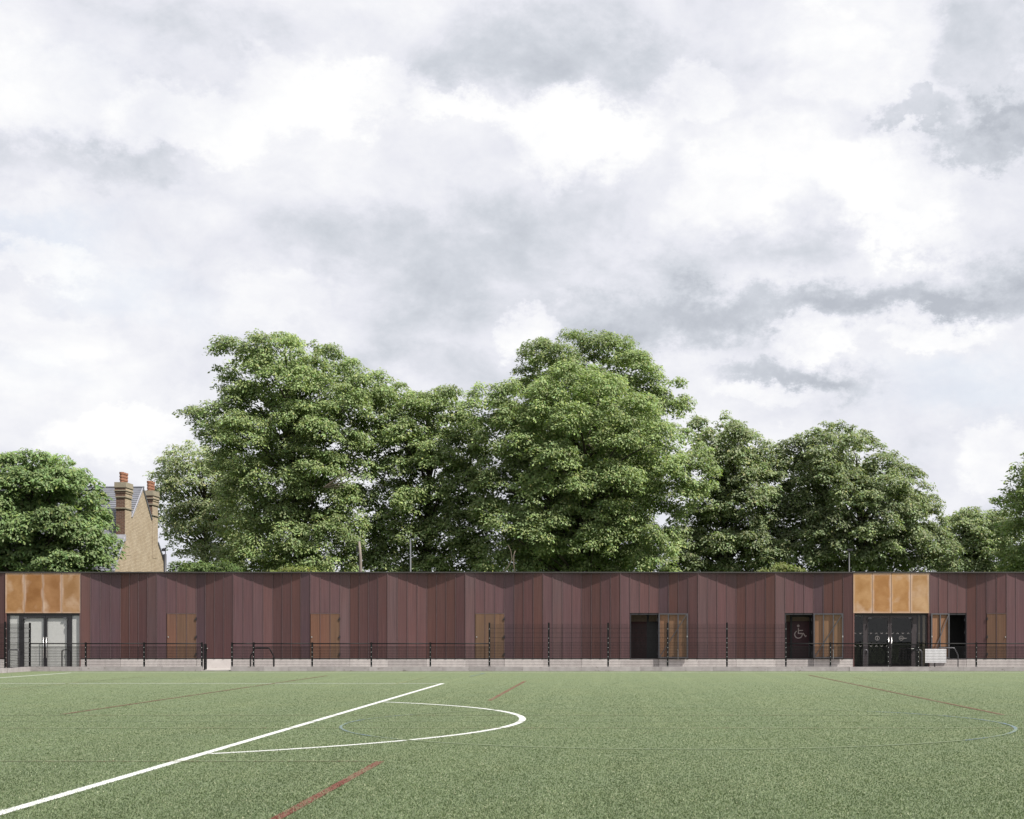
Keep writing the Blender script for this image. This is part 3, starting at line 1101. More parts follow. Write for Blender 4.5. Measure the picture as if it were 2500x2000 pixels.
        rm.box(xa - 0.3, xb + 0.3, yg + 0.12, yg + 4.2, 3.0, 3.1)
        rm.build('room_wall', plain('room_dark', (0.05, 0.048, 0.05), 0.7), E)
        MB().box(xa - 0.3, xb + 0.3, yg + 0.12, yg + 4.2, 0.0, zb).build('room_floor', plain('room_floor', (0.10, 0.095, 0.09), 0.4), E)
        MB().box(wx(2094, yg), wx(2106, yg), yg + 0.5, yg + 0.6, wz(1504, yg), wz(1502.3, yg)).build('ceiling_light', WHITE, E)
        MB().box(wx(2245, yg), wx(2249, yg), yg + 0.25, yg + 0.33, zb, hz).build('inner_post', BEIGE, E)
        MB().box(wx(2253.5, yg), wx(2259.5, yg), yg + 0.08, yg + 0.12, zb, hz).build('inner_post', BEIGE, E)
        # printed manifestation on the glass
        mk = MB()
        yv = yg - 0.024
        u = yv / F
        for row, x0 in ((1546.5, 0), (1577.5, 0)):
            for k in range(14):
                cx = 2087.5 + k * 13.0
                if abs(cx - 2113) < 6 or abs(cx - 2172) < 5 or abs(cx - 2232) < 7 or cx > 2262 or (row > 1550 and cx > 2168):
                    continue
                s = 1 if k % 2 == 0 else -1
                a = (wx(cx - 2.6, yv), wz(row + 1.4 * s, yv))
                b_ = (wx(cx, yv), wz(row - 1.4 * s, yv))
                c = (wx(cx + 2.6, yv), wz(row + 1.4 * s, yv))
                sbar(mk, a, b_, 0.9 * u, yv)
                sbar(mk, b_, c, 0.9 * u, yv)
        for cx in (2142, 2200.5):
            ringarc(mk, wx(cx, yv), wz(1558.3, yv), 5.0 * u, 0.8 * u, 0, 2 * math.pi, yv)
        sbar(mk, (wx(2142, yv), wz(1557, yv)), (wx(2142, yv), wz(1561.5, yv)), 1.3 * u, yv)
        disc(mk, wx(2142, yv), wz(1555.2, yv), 0.8 * u, yv, 8)
        sbar(mk, (wx(2197, yv), wz(1558.4, yv)), (wx(2213.5, yv), wz(1558.4, yv)), 1.1 * u, yv)
        mk.build('glass_print', plain('glass_print', (0.20, 0.185, 0.18), 0.6), E)
    return E


entrance(12.6, 197, 'blind')
entrance(2083, 2269.4, 'clear')

# ---------------------------------------------------------------- kerb and fence
kerb = empty('kerb', (wx(1250, YF), YF, 0))
tag(kerb, kind='structure')
KZ = 0.19
xg0, xg1 = wx(494, YF), wx(564, YF)        # gap at the open gate
runs = [(XL, xg0), (xg1, 32.0)]
for a, b in runs:
    x = a
    while x < b - 0.05:
        L = random.uniform(0.8, 1.5)
        e = min(x + L, b)
        if b - e < 0.4:
            e = b
        dz = random.uniform(-0.006, 0.006)
        dy = random.uniform(-0.006, 0.006)
        MB().box(x + 0.003, e - 0.003, YF - 0.09 + dy, YF + 0.07, -0.05, KZ + dz).build('kerb_board', KERB, kerb)
        x = e
y = YF - 0.12
while y > 38:
    e = y - random.uniform(0.8, 1.5)
    MB().box(XL - 0.08, XL + 0.08 + random.uniform(-.006, .006), e + 0.003, y - 0.003, -0.05, KZ + random.uniform(-.006, .006)).build('kerb_board', KERB, kerb)
    y = e

PW = 0.035   # half width of a post
RAIL_Z, TOPW_Z, TALL_Z = wz(1571.6, YF), wz(1579.6, YF), wz(1521.5, YF)
bolt_me = MB().box(-0.008, 0.008, -0.008, 0.0, -0.008, 0.008).mesh('bolt', BOLT)
post_me = {}


def fence_post(x, y, h, parent, rot=0.0, wide=PW):
    key = (round(h, 3), wide)
    if key not in post_me:
        post_me[key] = MB().box(-wide, wide, -0.03, 0.03, 0.0, h - KZ + 0.02).mesh('post', BLACK)
    base = world_loc(parent)
    o = place('post', post_me[key], parent, loc=(x - base.x, y - base.y, KZ - base.z))
    o.rotation_euler.z = rot
    zs = [KZ + 0.03 + 0.195 * i for i in range(12)]
    tall = h > 1.6
    for z in zs:
        if z > h - 0.05 or (not tall and z > TOPW_Z + 0.03) or (tall and z > 1.35 and int(round((z - KZ - 0.03) / 0.195)) % 2 == 1):
            continue
        b = place('bolt', bolt_me, o, loc=(0.0, -0.03, z - KZ))
    return o


mesh_cache = {}


def mesh_panel(L, tall, wt=0.0048):
    key = (round(L, 2), tall, wt)
    if key in mesh_cache:
        return mesh_cache[key]
    mb = MB()
    zt = TALL_Z - 0.03 if tall else TOPW_Z
    n = max(1, int(round(L / 0.05)))
    for i in range(n + 1):
        x = L * i / n
        mb.box(x - wt, x + wt, -0.003, 0.003, KZ + 0.015, zt)
    z = KZ + 0.03
    k = 0
    while z <= zt + 0.001:
        # twin horizontal wires, one each side of the uprights
        mb.box(0, L, -0.011, -0.003, z - 0.006, z + 0.006)
        mb.box(0, L, 0.003, 0.011, z - 0.006, z + 0.006)
        z += 0.066 if z < 1.15 else 0.20
    mesh_cache[key] = mb.mesh('mesh_panel', BLACK)
    return mesh_cache[key]


def bay(x0, x1, parent, tall, y=None):
    base = world_loc(parent)
    y = YF if y is None else y
    o = place('mesh_panel', mesh_panel(x1 - x0 - 2 * PW, tall), parent, loc=(x0 + PW - base.x, y - base.y, -base.z))
    o['kind'] = 'stuff'
    if not tall:
        r = MB().tube([(x0 + PW, y, RAIL_Z), (x1 - PW, y, RAIL_Z)], 0.024, 10).build('top_rail', BLACK, parent, smooth=True)
        MB().box(x0 + PW, x1 - PW, y - 0.014, y + 0.014, TOPW_Z - 0.012, TOPW_Z + 0.012).build('mesh_rail', BLACK, parent)


def fence(pxs, talls, label, tall_posts):
    f = empty('mesh_fence', (wx(pxs[0], YF), YF, 0))
    tag(f, label, 'fence', 'black mesh fence around the pitch')
    for i, p in enumerate(pxs):
        h = TALL_Z if i in tall_posts else RAIL_Z + 0.035
        fence_post(wx(p, YF), YF, h, f)
    for i, t in enumerate(talls):
        bay(wx(pxs[i], YF), wx(pxs[i + 1], YF), f, t)
    return f


f1 = fence([73, 209.5, 352, 493], [False, False, False], 'low black mesh fence with top rail before the shuttered entrance, left of the open gate', (0,))
f2 = fence([566.6, 619.2, 762.2, 906.6, 1050.7, 1195, 1339.7, 1484.7, 1630, 1774.7, 1918.6, 2027.5, 2168.5],
           [False] * 5 + [True] * 5 + [False] * 2, 'long black mesh fence between the two gates, tall in its middle stretch', (5, 6, 7, 8, 9, 10))
f3 = fence([2242, 2383.5, 2528, 2672, 2816], [False] * 4, 'low black mesh fence with top rail at the far right, beside the white board', ())
# side fence running towards the camera
fs_ = empty('mesh_fence', (XL, YF, 0))
tag(fs_, 'tall black mesh fence running towards the viewer at the left edge', 'fence', 'black mesh fence around the pitch')
for i in range(1, 8):
    ypos = YF - 2.5 * i
    o = fence_post(XL, ypos, TALL_Z + 0.02, fs_, rot=math.radians(90))
    pm = place('mesh_panel', mesh_panel(2.5 - 2 * PW, True, 0.0018), fs_, loc=(0, ypos + PW - YF, 0))
    pm.rotation_euler.z = math.radians(90)
    pm['kind'] = 'stuff'


def gate(name, label, L, hinge, ang, group='gates in the mesh fence'):
    """framed mesh leaf, modelled along +x from its hinge, then turned"""
    gt = empty(name, hinge)
    tag(gt, label, 'gate', group)
    z0, z1 = 0.06, RAIL_Z - 0.01
    fm = MB()
    fm.box(0.0, 0.05, -0.025, 0.025, z0, z1)
    fm.box(L - 0.05, L, -0.025, 0.025, z0, z1)
    fm.box(0.05, L - 0.05, -0.02, 0.02, z1 - 0.04, z1)
    fm.box(0.05, L - 0.05, -0.02, 0.02, z0, z0 + 0.04)
    place('gate_frame', fm.mesh('gate_frame', BLACK), gt, loc=(0, 0, 0))
    mm = MB()
    n = int(L / 0.05)
    for i in range(1, n):
        x = 0.03 + (L - 0.06) * i / n
        mm.box(x - 0.003, x + 0.003, -0.003, 0.003, z0 + 0.04, z1 - 0.04)
    z = z0 + 0.1
    while z < z1 - 0.06:
        mm.box(0.04, L - 0.04, -0.011, -0.003, z - 0.006, z + 0.006)
        mm.box(0.04, L - 0.04, 0.003, 0.011, z - 0.006, z + 0.006)
        z += 0.066
    o = place('mesh_panel', mm.mesh('mesh_panel', BLACK), gt, loc=(0, 0, 0))
    o['kind'] = 'stuff'
    lk = MB()
    lk.box(L - 0.16, L - 0.02, -0.035, 0.035, z1 - 0.30, z1 - 0.14)
    place('lock_box', lk.mesh('lock_box', BLACK), gt, loc=(0, 0, 0))
    lv = MB()
    lv.tube([(L - 0.13, -0.035, z1 - 0.2), (L - 0.13, -0.075, z1 - 0.2), (L - 0.24, -0.075, z1 - 0.2)], 0.011, 8)
    place('lever', lv.mesh('lever', STEEL), gt, loc=(0, 0, 0))
    for zz in (z0 + 0.22, z1 - 0.2):
        place('hinge', MB().box(-0.07, 0.0, -0.012, 0.012, zz - 0.02, zz + 0.02).mesh('hinge', BLACK), gt, loc=(0, 0, 0))
    gt.rotation_euler.z = ang
    return gt


gate('mesh_gate', 'black mesh gate standing open towards the pavilion', 1.10, (wx(498.5, YF), YF, 0), math.radians(101))
gate('mesh_gate', 'closed black mesh gate in front of the dark glazed entrance', wx(2238, YF) - wx(2174, YF), (wx(2174, YF), YF, 0), 0.0)

# ---------------------------------------------------------------- hoops and board behind the fence
def hoop(label, pxl, pxr, top_py, Y, shoulder_px=0, shoulder_py=0, r=0.024, mat=BLACK, feet=False, cat='bicycle stand'):
    xl, xr, zt = wx(pxl, Y), wx(pxr, Y), wz(top_py, Y)
    h = empty('bicycle_stand', ((xl + xr) / 2, Y, 0.05))
    tag(h, label, cat, 'tubular steel hoops by the pavilion')
    pts = []
    if shoulder_px:
        sx, szz = wx(pxl + shoulder_px, Y) - xl, wz(shoulder_py, Y)
        c = 0.06
        pts = [(xl, Y, 0.05), (xl, Y, szz - 0.03), (xl + 0.01, Y, szz + 0.03), (xl + sx - c * .5, Y, zt - c), (xl + sx - 0.01, Y, zt - .015), (xl + sx + c, Y, zt),
               (xr - sx - c, Y, zt), (xr - sx + 0.01, Y, zt - .015), (xr - sx + c * .5, Y, zt - c), (xr - 0.01, Y, szz + 0.03), (xr, Y, szz - 0.03), (xr, Y, 0.05)]
    else:
        c = 0.10
        pts = [(xl, Y, 0.05)]
        for i in range(6):
            a = math.pi - i / 5 * math.pi / 2
            pts.append((xl + c + c * math.cos(a), Y, zt - c + c * math.sin(a)))
        for i in range(6):
            a = math.pi / 2 - i / 5 * math.pi / 2
            pts.append((xr - c + c * math.cos(a), Y, zt - c + c * math.sin(a)))
        pts.append((xr, Y, 0.05))
    MB().tube(pts, r, 10).build('hoop', mat, h, smooth=True)
    for x in (xl, xr):
        MB().tube([(x, Y, 0.05), (x, Y, 0.06)], 0.07, 12).build('base_plate', mat, h)
    return h


hoop('wide black tubular hoop with sloping shoulders right of the open gate', 611.5, 668.5, 1582.5, YF + 0.9, 11, 1603, 0.028)
hoop('narrow grey steel hoop at the left edge in front of the shuttered entrance', 21, 46, 1586, Y0 - 1.0, mat=GALV)
hoop('narrow black hoop in front of the right side of the shuttered entrance', 151, 173, 1587, Y0 - 1.2)
hoop('narrow steel hoop before the left leaf of the dark glazed entrance', 2108, 2118.5, 1586.5, Y0 - 1.0, mat=GALV)
hoop('narrow steel hoop just right of the closed gate', 2236, 2250.5, 1587, Y0 - 1.0, mat=GALV)
hoop('pale sloping tubular hoop behind the white board at the right', 2282.3, 2338.7, 1582, YF + 1.3, 9, 1600, 0.022, mat=GALV)
# two little black feet of a rubber stop beside the wide hoop
bd_y = YF + 0.55
board = empty('notice_board', (wx(2284.5, bd_y), bd_y, 0.05))
tag(board, 'blank white rectangular board fixed behind the fence right of the closed gate', 'board')
MB().box(wx(2259, bd_y), wx(2310, bd_y), bd_y - 0.012, bd_y + 0.012, wz(1618.3, bd_y), wz(1584.6, bd_y)).build('face', WHITE, board)
lg = MB().box(wx(2281, bd_y), wx(2283.4, bd_y), bd_y + 0.013, bd_y + 0.05, 0.05, wz(1590, bd_y)).build('leg', BLACK, board)
lg = MB().box(wx(2266, bd_y), wx(2268, bd_y), bd_y + 0.013, bd_y + 0.05, 0.05, wz(1590, bd_y)).build('leg', BLACK, board)
for px, lab in ((624.5, 'small black wheel stop on the paving left under the wide hoop'), (655.5, 'small black wheel stop on the paving right under the wide hoop')):
    yy = YF + 0.7
    x = wx(px, yy)
    o = MB().prism([(x - 0.055, yy, 0.05), (x + 0.055, yy, 0.05), (x + 0.05, yy, 0.14), (x + 0.0, yy, 0.175), (x - 0.05, yy, 0.13)], (0, 0.25, 0)).build('wheel_stop', BLACK)
    tag(o, lab, 'wheel stop', 'wheel stops')

# ---------------------------------------------------------------- trees
def poly_sd(P, x, z):
    """distance inside a polygon (negative outside)"""
    n = len(P)
    d = np.full(x.shape, 1e9)
    ins = np.zeros(x.shape, bool)
    for i in range(n):
        ax, az = P[i]
        bx, bz = P[(i + 1) % n]
        ex, ez = bx - ax, bz - az
        L2 = ex * ex + ez * ez + 1e-12
        t = np.clip(((x - ax) * ex + (z - az) * ez) / L2, 0, 1)
        d = np.minimum(d, np.hypot(x - ax - t * ex, z - az - t * ez))
        cond = ((az > z) != (bz > z)) & (x < (bx - ax) * (z - az) / (bz - az + 1e-12) + ax)
        ins ^= cond
    return np.where(ins, d, -d)


def unit(v):
    return v / (np.linalg.norm(v, axis=-1, keepdims=True) + 1e-9)


def tree(label, pts, Y, base_px, hue, name='tree', leaf=0.185, cluster=2.1, sub=0.62, density=1.15, depth=1.0, droop=0.28, flat=0.80, trunk_r=0.38,
         light=1.0, sparse=0.0, group='row of trees behind the pavilion', cat='tree', seed=1, keep_limbs=True, gap=0.80):
    R = np.random.default_rng(seed)
    P = [(wx(px, Y), wz(py, Y)) for px, py in pts]
    A = np.array(P)
    x0, z0 = A.min(0)
    x1, z1 = A.max(0)
    # widest inner radius
    gx, gz = np.meshgrid(np.linspace(x0, x1, 60), np.linspace(z0, z1, 60))
    sd = poly_sd(P, gx.ravel(), gz.ravel())
    RM = sd.max()
    # branch clusters through the volume, mostly near its skin
    cand = 6000
    cx = x0 + R.random(cand) * (x1 - x0)
    cz = z0 + R.random(cand) * (z1 - z0)
    d = poly_sd(P, cx, cz)
    ok = d > 0.22
    cx, cz, d = cx[ok], cz[ok], d[ok]
    T = depth * np.sqrt(np.maximum(d * (2 * RM - np.minimum(d, RM)), 0.01))
    # first a shaded core, then a gappy shell of heavier boughs in front of it
    m_ = len(cx)
    core = np.arange(m_) < m_ * 0.3
    sgn = np.where(R.random(m_) < 0.72, -1.0, 1.0)
    fy = np.where(core, R.random(m_) * 0.42, 0.66 + 0.32 * R.random(m_))
    cy = sgn * fy * T
    C, Rad, Core = [], [], []
    for i in range(m_):
        if core[i] and d[i] < 0.28 * RM:
            continue
        r = min(cluster * (0.55 if core[i] else 0.68), 0.28 + 0.75 * d[i]) * R.uniform(0.75, 1.2)
        p = np.array([cx[i], cy[i], cz[i]])
        if C:
            q = np.array(C)
            rr = np.array(Rad)
            same = np.array(Core) == bool(core[i])
            k_ = np.where(same, gap if not core[i] else 0.74, 0.55)
            if (np.linalg.norm((q - p) * np.array([1, 1, 1.2]), axis=1) < k_ * (rr + r)).any():
                continue
        C.append(p)
        Rad.append(r)
        Core.append(bool(core[i]))
    C = np.array(C)
    Rad = np.array(Rad)
    zc = z0 + 0.45 * (z1 - z0)
    ctr = np.array([(x0 + x1) / 2, 0, zc])
    # sprays over the upper and outer side of each cluster
    SC, SR, ST, SK = [], [], [], []
    for p, r, kc in zip(C, Rad, Core):
        ns = max(3, int(7.5 * (r / sub) ** 1.6 * density))
        dirs = unit(R.normal(0, 1, (ns * 3, 3)))
        outw = unit(p - ctr)
        sc = dirs @ (np.array([0, 0, 0.2 if kc else 1.0]) + (0.1 if kc else 0.6) * outw)
        dirs = dirs[np.argsort(-sc)][: ns * 2][R.permutation(min(ns * 2, len(dirs)))[:ns]]
        q = p + dirs * r * np.array([1, 1, flat + 0.1]) * R.uniform(0.6, 1.0, (len(dirs), 1))
        keep = poly_sd(P, q[:, 0], q[:, 2]) > 0.18 - R.exponential(0.34, len(q))
        q = q[keep]
        tone = R.normal(1.0, 0.10)
        SC.append(q)
        SR.append(np.minimum(sub, r * 0.75) * R.uniform(0.7, 1.2, len(q)))
        ST.append(np.full(len(q), tone) * R.normal(1, 0.08, len(q)))
        SK.append(np.full(len(q), 1 if kc or p[1] > 0.8 else 0))     # core and far side: fewer, larger leaves
    SC, SR, ST, SK = np.concatenate(SC), np.concatenate(SR), np.concatenate(ST), np.concatenate(SK)
    if sparse:
        k = R.random(len(SC)) > sparse
        SC, SR, ST, SK = SC[k], SR[k], ST[k], SK[k]
    nl = np.maximum(6, (46 * density * (SR / 0.55) ** 2 * (0.24 / leaf) ** 1.35) * np.where(SK == 1, 0.30, 1.0)).astype(int)
    idx = np.repeat(np.arange(len(SC)), nl)
    n = len(idx)
    dirs = unit(R.normal(0, 1, (n, 3)))
    dirs[:, 2] = np.where((dirs[:, 2] < -0.25), -dirs[:, 2], dirs[:, 2])
    rad = SR[idx] * (0.35 + 0.72 * R.random(n) ** 0.6)
    pos = SC[idx] + dirs * rad[:, None] * np.array([1, 1, flat])
    pos[:, 2] -= droop * (rad ** 2) * R.uniform(0.4, 1.2, n)
    # leaves: pointed, folded along the rib, hanging outwards
    nrm = unit(dirs * 0.45 + np.array([0, 0, 0.30]) + 0.62 * np.array(S) + R.normal(0, 0.40, (n, 3)))
    hang = unit(dirs * np.array([1, 1, 0.25]) + np.array([0, 0, -0.45]) + R.normal(0, 0.35, (n, 3)))
    lon = unit(hang - (hang * nrm).sum(1, keepdims=True) * nrm)
    lat = np.cross(nrm, lon)
    L = leaf * R.uniform(0.65, 1.25, n) * np.where(SK[idx] == 1, 1.6, 1.06)
    W = L * R.uniform(0.40, 0.58, n)
    v = np.empty((n, 4, 3), np.float32)
    v[:, 0] = pos - lon * (L * 0.45)[:, None]
    v[:, 1] = pos + lat * (W * 0.5)[:, None] + lon * (L * 0.08)[:, None] - nrm * (W * 0.16)[:, None]
    v[:, 2] = pos + lon * (L * 0.55)[:, None] - nrm * (L * 0.12)[:, None]
    v[:, 3] = pos - lat * (W * 0.5)[:, None] + lon * (L * 0.08)[:, None] - nrm * (W * 0.16)[:, None]
    v[:, :, 1] += Y
    hue = np.array(hue) * light
    t = ST[idx] * R.normal(1.0, 0.16, n)
    c = hue[None] * np.clip(t, 0.5, 1.7)[:, None]
    c *= 1 + R.normal(0, 0.06, (n, 3))
    young = R.random(n) < 0.10
    c[young] *= np.array([1.35, 1.25, 1.0])
    c = np.clip(c, 0.004, 0.5)
    bx, bz = base_px, 0.0
    X = wx(base_px, Y)
    tr_ = empty(name, (X, Y, 0))
    tag(tr_, label, cat, group)
    me = bpy.data.meshes.new('crown')
    me.vertices.add(4 * n)
    me.vertices.foreach_set('co', (v - np.array([X, Y, 0], np.float32)).ravel())
    me.loops.add(4 * n)
    me.loops.foreach_set('vertex_index', np.arange(4 * n, dtype=np.int32))
    me.polygons.add(n)
    me.polygons.foreach_set('loop_start', np.arange(0, 4 * n, 4, dtype=np.int32))
    at = me.attributes.new('tint', 'FLOAT_COLOR', 'FACE')
    at.data.foreach_set('color', np.concatenate([c, np.ones((n, 1))], 1).astype(np.float32).ravel())
    me.materials.append(LEAF)
    me.update()
    place('crown', me, tr_, loc=(0, 0, 0))
    # trunk and limbs
    mb = MB()
    top = z0 + 0.62 * (z1 - z0)
    tx = (x0 + x1) / 2
    spine = [Vector((X, Y, -0.1)), Vector((X + 0.1, Y, 1.5)), Vector((X * 0.75 + tx * 0.25, Y, z0 + 0.18 * (z1 - z0))),
             Vector((X * 0.45 + tx * 0.55, Y + 0.2, z0 + 0.42 * (z1 - z0))), Vector((X * .25 + tx * .75, Y, top))]
    mb.tube(spine, [trunk_r * 1.35, trunk_r, trunk_r * 0.8, trunk_r * 0.5, trunk_r * 0.22], 10)
    if keep_limbs:
        order = np.argsort(-Rad)[:70]
        for i in order:
            e = Vector((C[i][0], Y + C[i][1], C[i][2]))
            hz = min(max(e.z - (0.35 + 0.25 * R.random()) * math.hypot(e.x - tx, e.y - Y) - 0.8, 1.6), top - 0.3)
            # start on the spine
            k = 0
            while k < len(spine) - 2 and spine[k + 1].z < hz:
                k += 1
            f = (hz - spine[k].z) / max(spine[k + 1].z - spine[k].z, 0.01)
            s = spine[k].lerp(spine[k + 1], min(max(f, 0), 1))
            m1 = s.lerp(e, 0.35) + Vector((R.normal(0, .15), R.normal(0, .15), 0.25 + R.normal(0, .12)))
            m2 = s.lerp(e, 0.7) + Vector((R.normal(0, .18), R.normal(0, .18), 0.22 + R.normal(0, .12)))
            r0 = trunk_r * R.uniform(0.18, 0.34)
            mb.tube([s, m1, m2, e], [r0, r0 * 0.7, r0 * 0.42, r0 * 0.18], 6, cap=False)
    base = world_loc(tr_)
    mb.build('trunk', BARK, tr_, smooth=True)
    return tr_, n


GREEN_CH = (0.196, 0.248, 0.114)      # chestnut
GREEN_L = (0.160, 0.222, 0.096)       # left lime tree
GREEN_O = (0.198, 0.238, 0.134)       # olive-grey
GREEN_W = (0.235, 0.275, 0.155)       # pale willow
NL = 0
T = []


def addtree(*a, **k):
    global NL
    o, n = tree(*a, **k)
    NL += n
    T.append(o)
    return o


addtree('dense rounded fresh green tree at the left edge, left of the brick house',
        [(-110, 1180), (-40, 1140), (0, 1140), (25, 1104), (55, 1100), (75, 1118), (95, 1108), (140, 1114), (175, 1124), (200, 1140), (213, 1165), (235, 1195), (247, 1235),
         (262, 1270), (270, 1320), (280, 1345), (268, 1385), (272, 1450), (-110, 1450)], 78, 80, GREEN_L, depth=0.75, cluster=1.7, leaf=0.20, sub=0.5, seed=21, density=1.5, name='lime_tree')
addtree('pale airy tree with thin visible branches, right of the brick house',
        [(386, 1140), (400, 1112), (440, 1090), (470, 1076), (520, 1092), (580, 1110), (620, 1200), (600, 1450), (470, 1450), (448, 1372), (420, 1345), (398, 1300), (388, 1220)],
        104, 500, GREEN_W, cluster=1.5, leaf=0.19, sub=0.62, seed=5, density=0.95, sparse=0.05, name='willow_tree', trunk_r=0.3, droop=0.5)
addtree('tall broad chestnut tree with a long drooping limb on its left',
        [(438, 1022), (470, 1004), (520, 1008), (565, 985), (540, 965), (560, 935), (540, 915), (548, 885), (540, 860), (565, 845), (610, 845), (650, 834), (690, 824), (720, 838),
         (770, 842), (800, 862), (830, 864), (870, 890), (905, 915), (935, 905), (950, 940), (955, 1000), (935, 1100), (915, 1180), (912, 1300), (900, 1450), (555, 1450),
         (545, 1350), (560, 1250), (535, 1150), (528, 1100), (500, 1072), (470, 1050)], 93, 740, GREEN_CH, seed=3, name='chestnut_tree')
addtree('medium chestnut tree filling the dip between the two tallest trees',
        [(915, 940), (960, 938), (1000, 950), (1040, 962), (1080, 956), (1122, 960), (1130, 995), (1165, 1015), (1190, 1060), (1195, 1120), (1180, 1250), (1190, 1450), (905, 1450),
         (900, 1350), (928, 1200), (918, 1060)], 94, 1040, GREEN_CH, seed=8, name='chestnut_tree', light=1.0)
addtree('tallest chestnut tree, its domed top rising above the others right of centre',
        [(1240, 1000), (1258, 930), (1262, 900), (1278, 868), (1300, 848), (1350, 834), (1400, 824), (1440, 816), (1490, 822), (1540, 840), (1572, 866), (1600, 905), (1612, 925),
         (1640, 912), (1662, 935), (1682, 990), (1672, 1032), (1635, 1018), (1620, 1050), (1600, 1200), (1600, 1450), (1260, 1450)], 101, 1440, GREEN_CH, seed=14, name='chestnut_tree', light=0.95)
addtree('wide chestnut tree in front of the tallest one, spreading far to its right',
        [(1136, 975), (1180, 950), (1230, 944), (1270, 950), (1330, 935), (1390, 905), (1440, 902), (1500, 925), (1560, 965), (1620, 1020), (1660, 1050), (1705, 1080), (1742, 1120),
         (1757, 1160), (1735, 1220), (1690, 1250), (1640, 1290), (1660, 1360), (1650, 1450), (1165, 1450), (1160, 1300), (1155, 1200), (1170, 1090), (1150, 1020)],
        91, 1400, GREEN_CH, seed=17, name='chestnut_tree', light=1.05, depth=0.75)
addtree('olive green tree with spiky top and open lower branches, left of the round olive tree',
        [(1680, 1030), (1712, 1012), (1728, 1050), (1752, 1045), (1768, 1008), (1800, 1030), (1835, 1055), (1872, 1088), (1878, 1150), (1895, 1210), (1905, 1300), (1935, 1360),
         (1945, 1450), (1610, 1450), (1625, 1340), (1665, 1260), (1720, 1180), (1700, 1100)], 98, 1760, GREEN_O, seed=23, cluster=1.7, leaf=0.21, sub=0.55, density=1.15, sparse=0.03, name='maple_tree')
addtree('broad round olive green tree above the right golden panels',
        [(1868, 1112), (1900, 1085), (1940, 1068), (1990, 1050), (2025, 1034), (2060, 1048), (2100, 1052), (2122, 1075), (2160, 1108), (2190, 1122), (2215, 1145), (2250, 1168), (2268, 1200),
         (2276, 1230), (2290, 1260), (2302, 1290), (2325, 1340), (2335, 1450), (1895, 1450), (1885, 1300), (1870, 1200)], 99, 2100, GREEN_O, seed=29, cluster=1.5, leaf=0.20, sub=0.5,
        density=1.15, name='maple_tree', light=0.95)
addtree('small distant tree low on the right between the round olive tree and the edge',
        [(2285, 1320), (2310, 1290), (2328, 1252), (2345, 1236), (2375, 1242), (2400, 1255), (2440, 1245), (2480, 1260), (2500, 1450), (2275, 1450)], 118, 2390, GREEN_O, seed=31, cluster=1.5, leaf=0.22,
        sub=0.55, name='maple_tree', light=1.0)
addtree('dark green tree cut off by the right edge of the view',
        [(2436, 1215), (2470, 1190), (2484, 1150), (2500, 1112), (2540, 1080), (2600, 1075), (2680, 1140), (2720, 1280), (2700, 1450), (2430, 1450), (2450, 1320), (2440, 1260)], 97, 2570, GREEN_CH,
        seed=37, name='chestnut_tree', cluster=1.7, light=1.05)
# low shrubs that just show above the roof
addtree('low green shrub showing above the roof beside the brick house', [(412, 1400), (425, 1378), (460, 1372), (500, 1380), (550, 1374), (590, 1385), (600, 1440), (412, 1440)], 84, 500,
        (0.085, 0.125, 0.045), name='shrub', cluster=0.9, leaf=0.15, sub=0.35, seed=41, trunk_r=0.06, group='shrubs behind the pavilion', cat='shrub', keep_limbs=False)
addtree('yellowish shrub showing above the roof under the left chestnut', [(650, 1400), (680, 1388), (720, 1380), (760, 1388), (780, 1402), (780, 1440), (650, 1440)], 82, 715,
        (0.13, 0.16, 0.05), name='shrub', cluster=0.8, leaf=0.15, sub=0.35, seed=43, trunk_r=0.06, group='shrubs behind the pavilion', cat='shrub', keep_limbs=False)
addtree('yellowish shrub showing above the roof under the round olive tree', [(1840, 1402), (1870, 1385), (1910, 1378), (1950, 1388), (1975, 1404), (1975, 1440), (1840, 1440)], 82, 1905,
        (0.14, 0.165, 0.06), name='shrub', cluster=0.8, leaf=0.15, sub=0.35, seed=47, trunk_r=0.06, group='shrubs behind the pavilion', cat='shrub', keep_limbs=False)
print('leaves', NL, 'blades', N_BLADES)

# dead branches in the left chestnut, pale stems hanging in the middle
dv = empty('dead_branch', (wx(860, 86), 86, wz(1180, 86)))
tag(dv, 'bare dead branch spray in the left chestnut tree', 'branch')
m = MB()
R5 = np.random.default_rng(5)
st = Vector((wx(790, 87.5), 87.5, wz(1190, 87.5)))
for k in range(12):
    e = Vector((wx(R5.uniform(830, 900), 86), 86 + R5.uniform(-.6, .6), wz(R5.uniform(1130, 1190), 86)))
    mid = st.lerp(e, 0.5) + Vector((0, 0, R5.uniform(-.2, .3)))
    m.tube([st, mid, e], [0.020, 0.013, 0.004], 5, cap=False)
m.build('twig', DEADWOOD, dv)
vn = empty('hanging_stem', (wx(1250, 84), 84, 3))
tag(vn, 'pair of pale bare stems in front of the dark lower foliage at the centre', 'stem')
for pts in ([(1222, 1404), (1240, 1385), (1250, 1365), (1247, 1345), (1240, 1330)], [(1258, 1404), (1254, 1380), (1254, 1355), (1258, 1345)]):
    MB().tube([(wx(p, 84), 84, wz(q, 84)) for p, q in pts], [0.035, 0.032, 0.028, 0.022, 0.012][:len(pts)], 6).build('stem', DEADWOOD, vn, smooth=True)

# ---------------------------------------------------------------- poles
def pole_root(name, px, Y, label, cat):
    o = empty(name, (wx(px, Y), Y, 0))
    tag(o, label, cat)
    return o


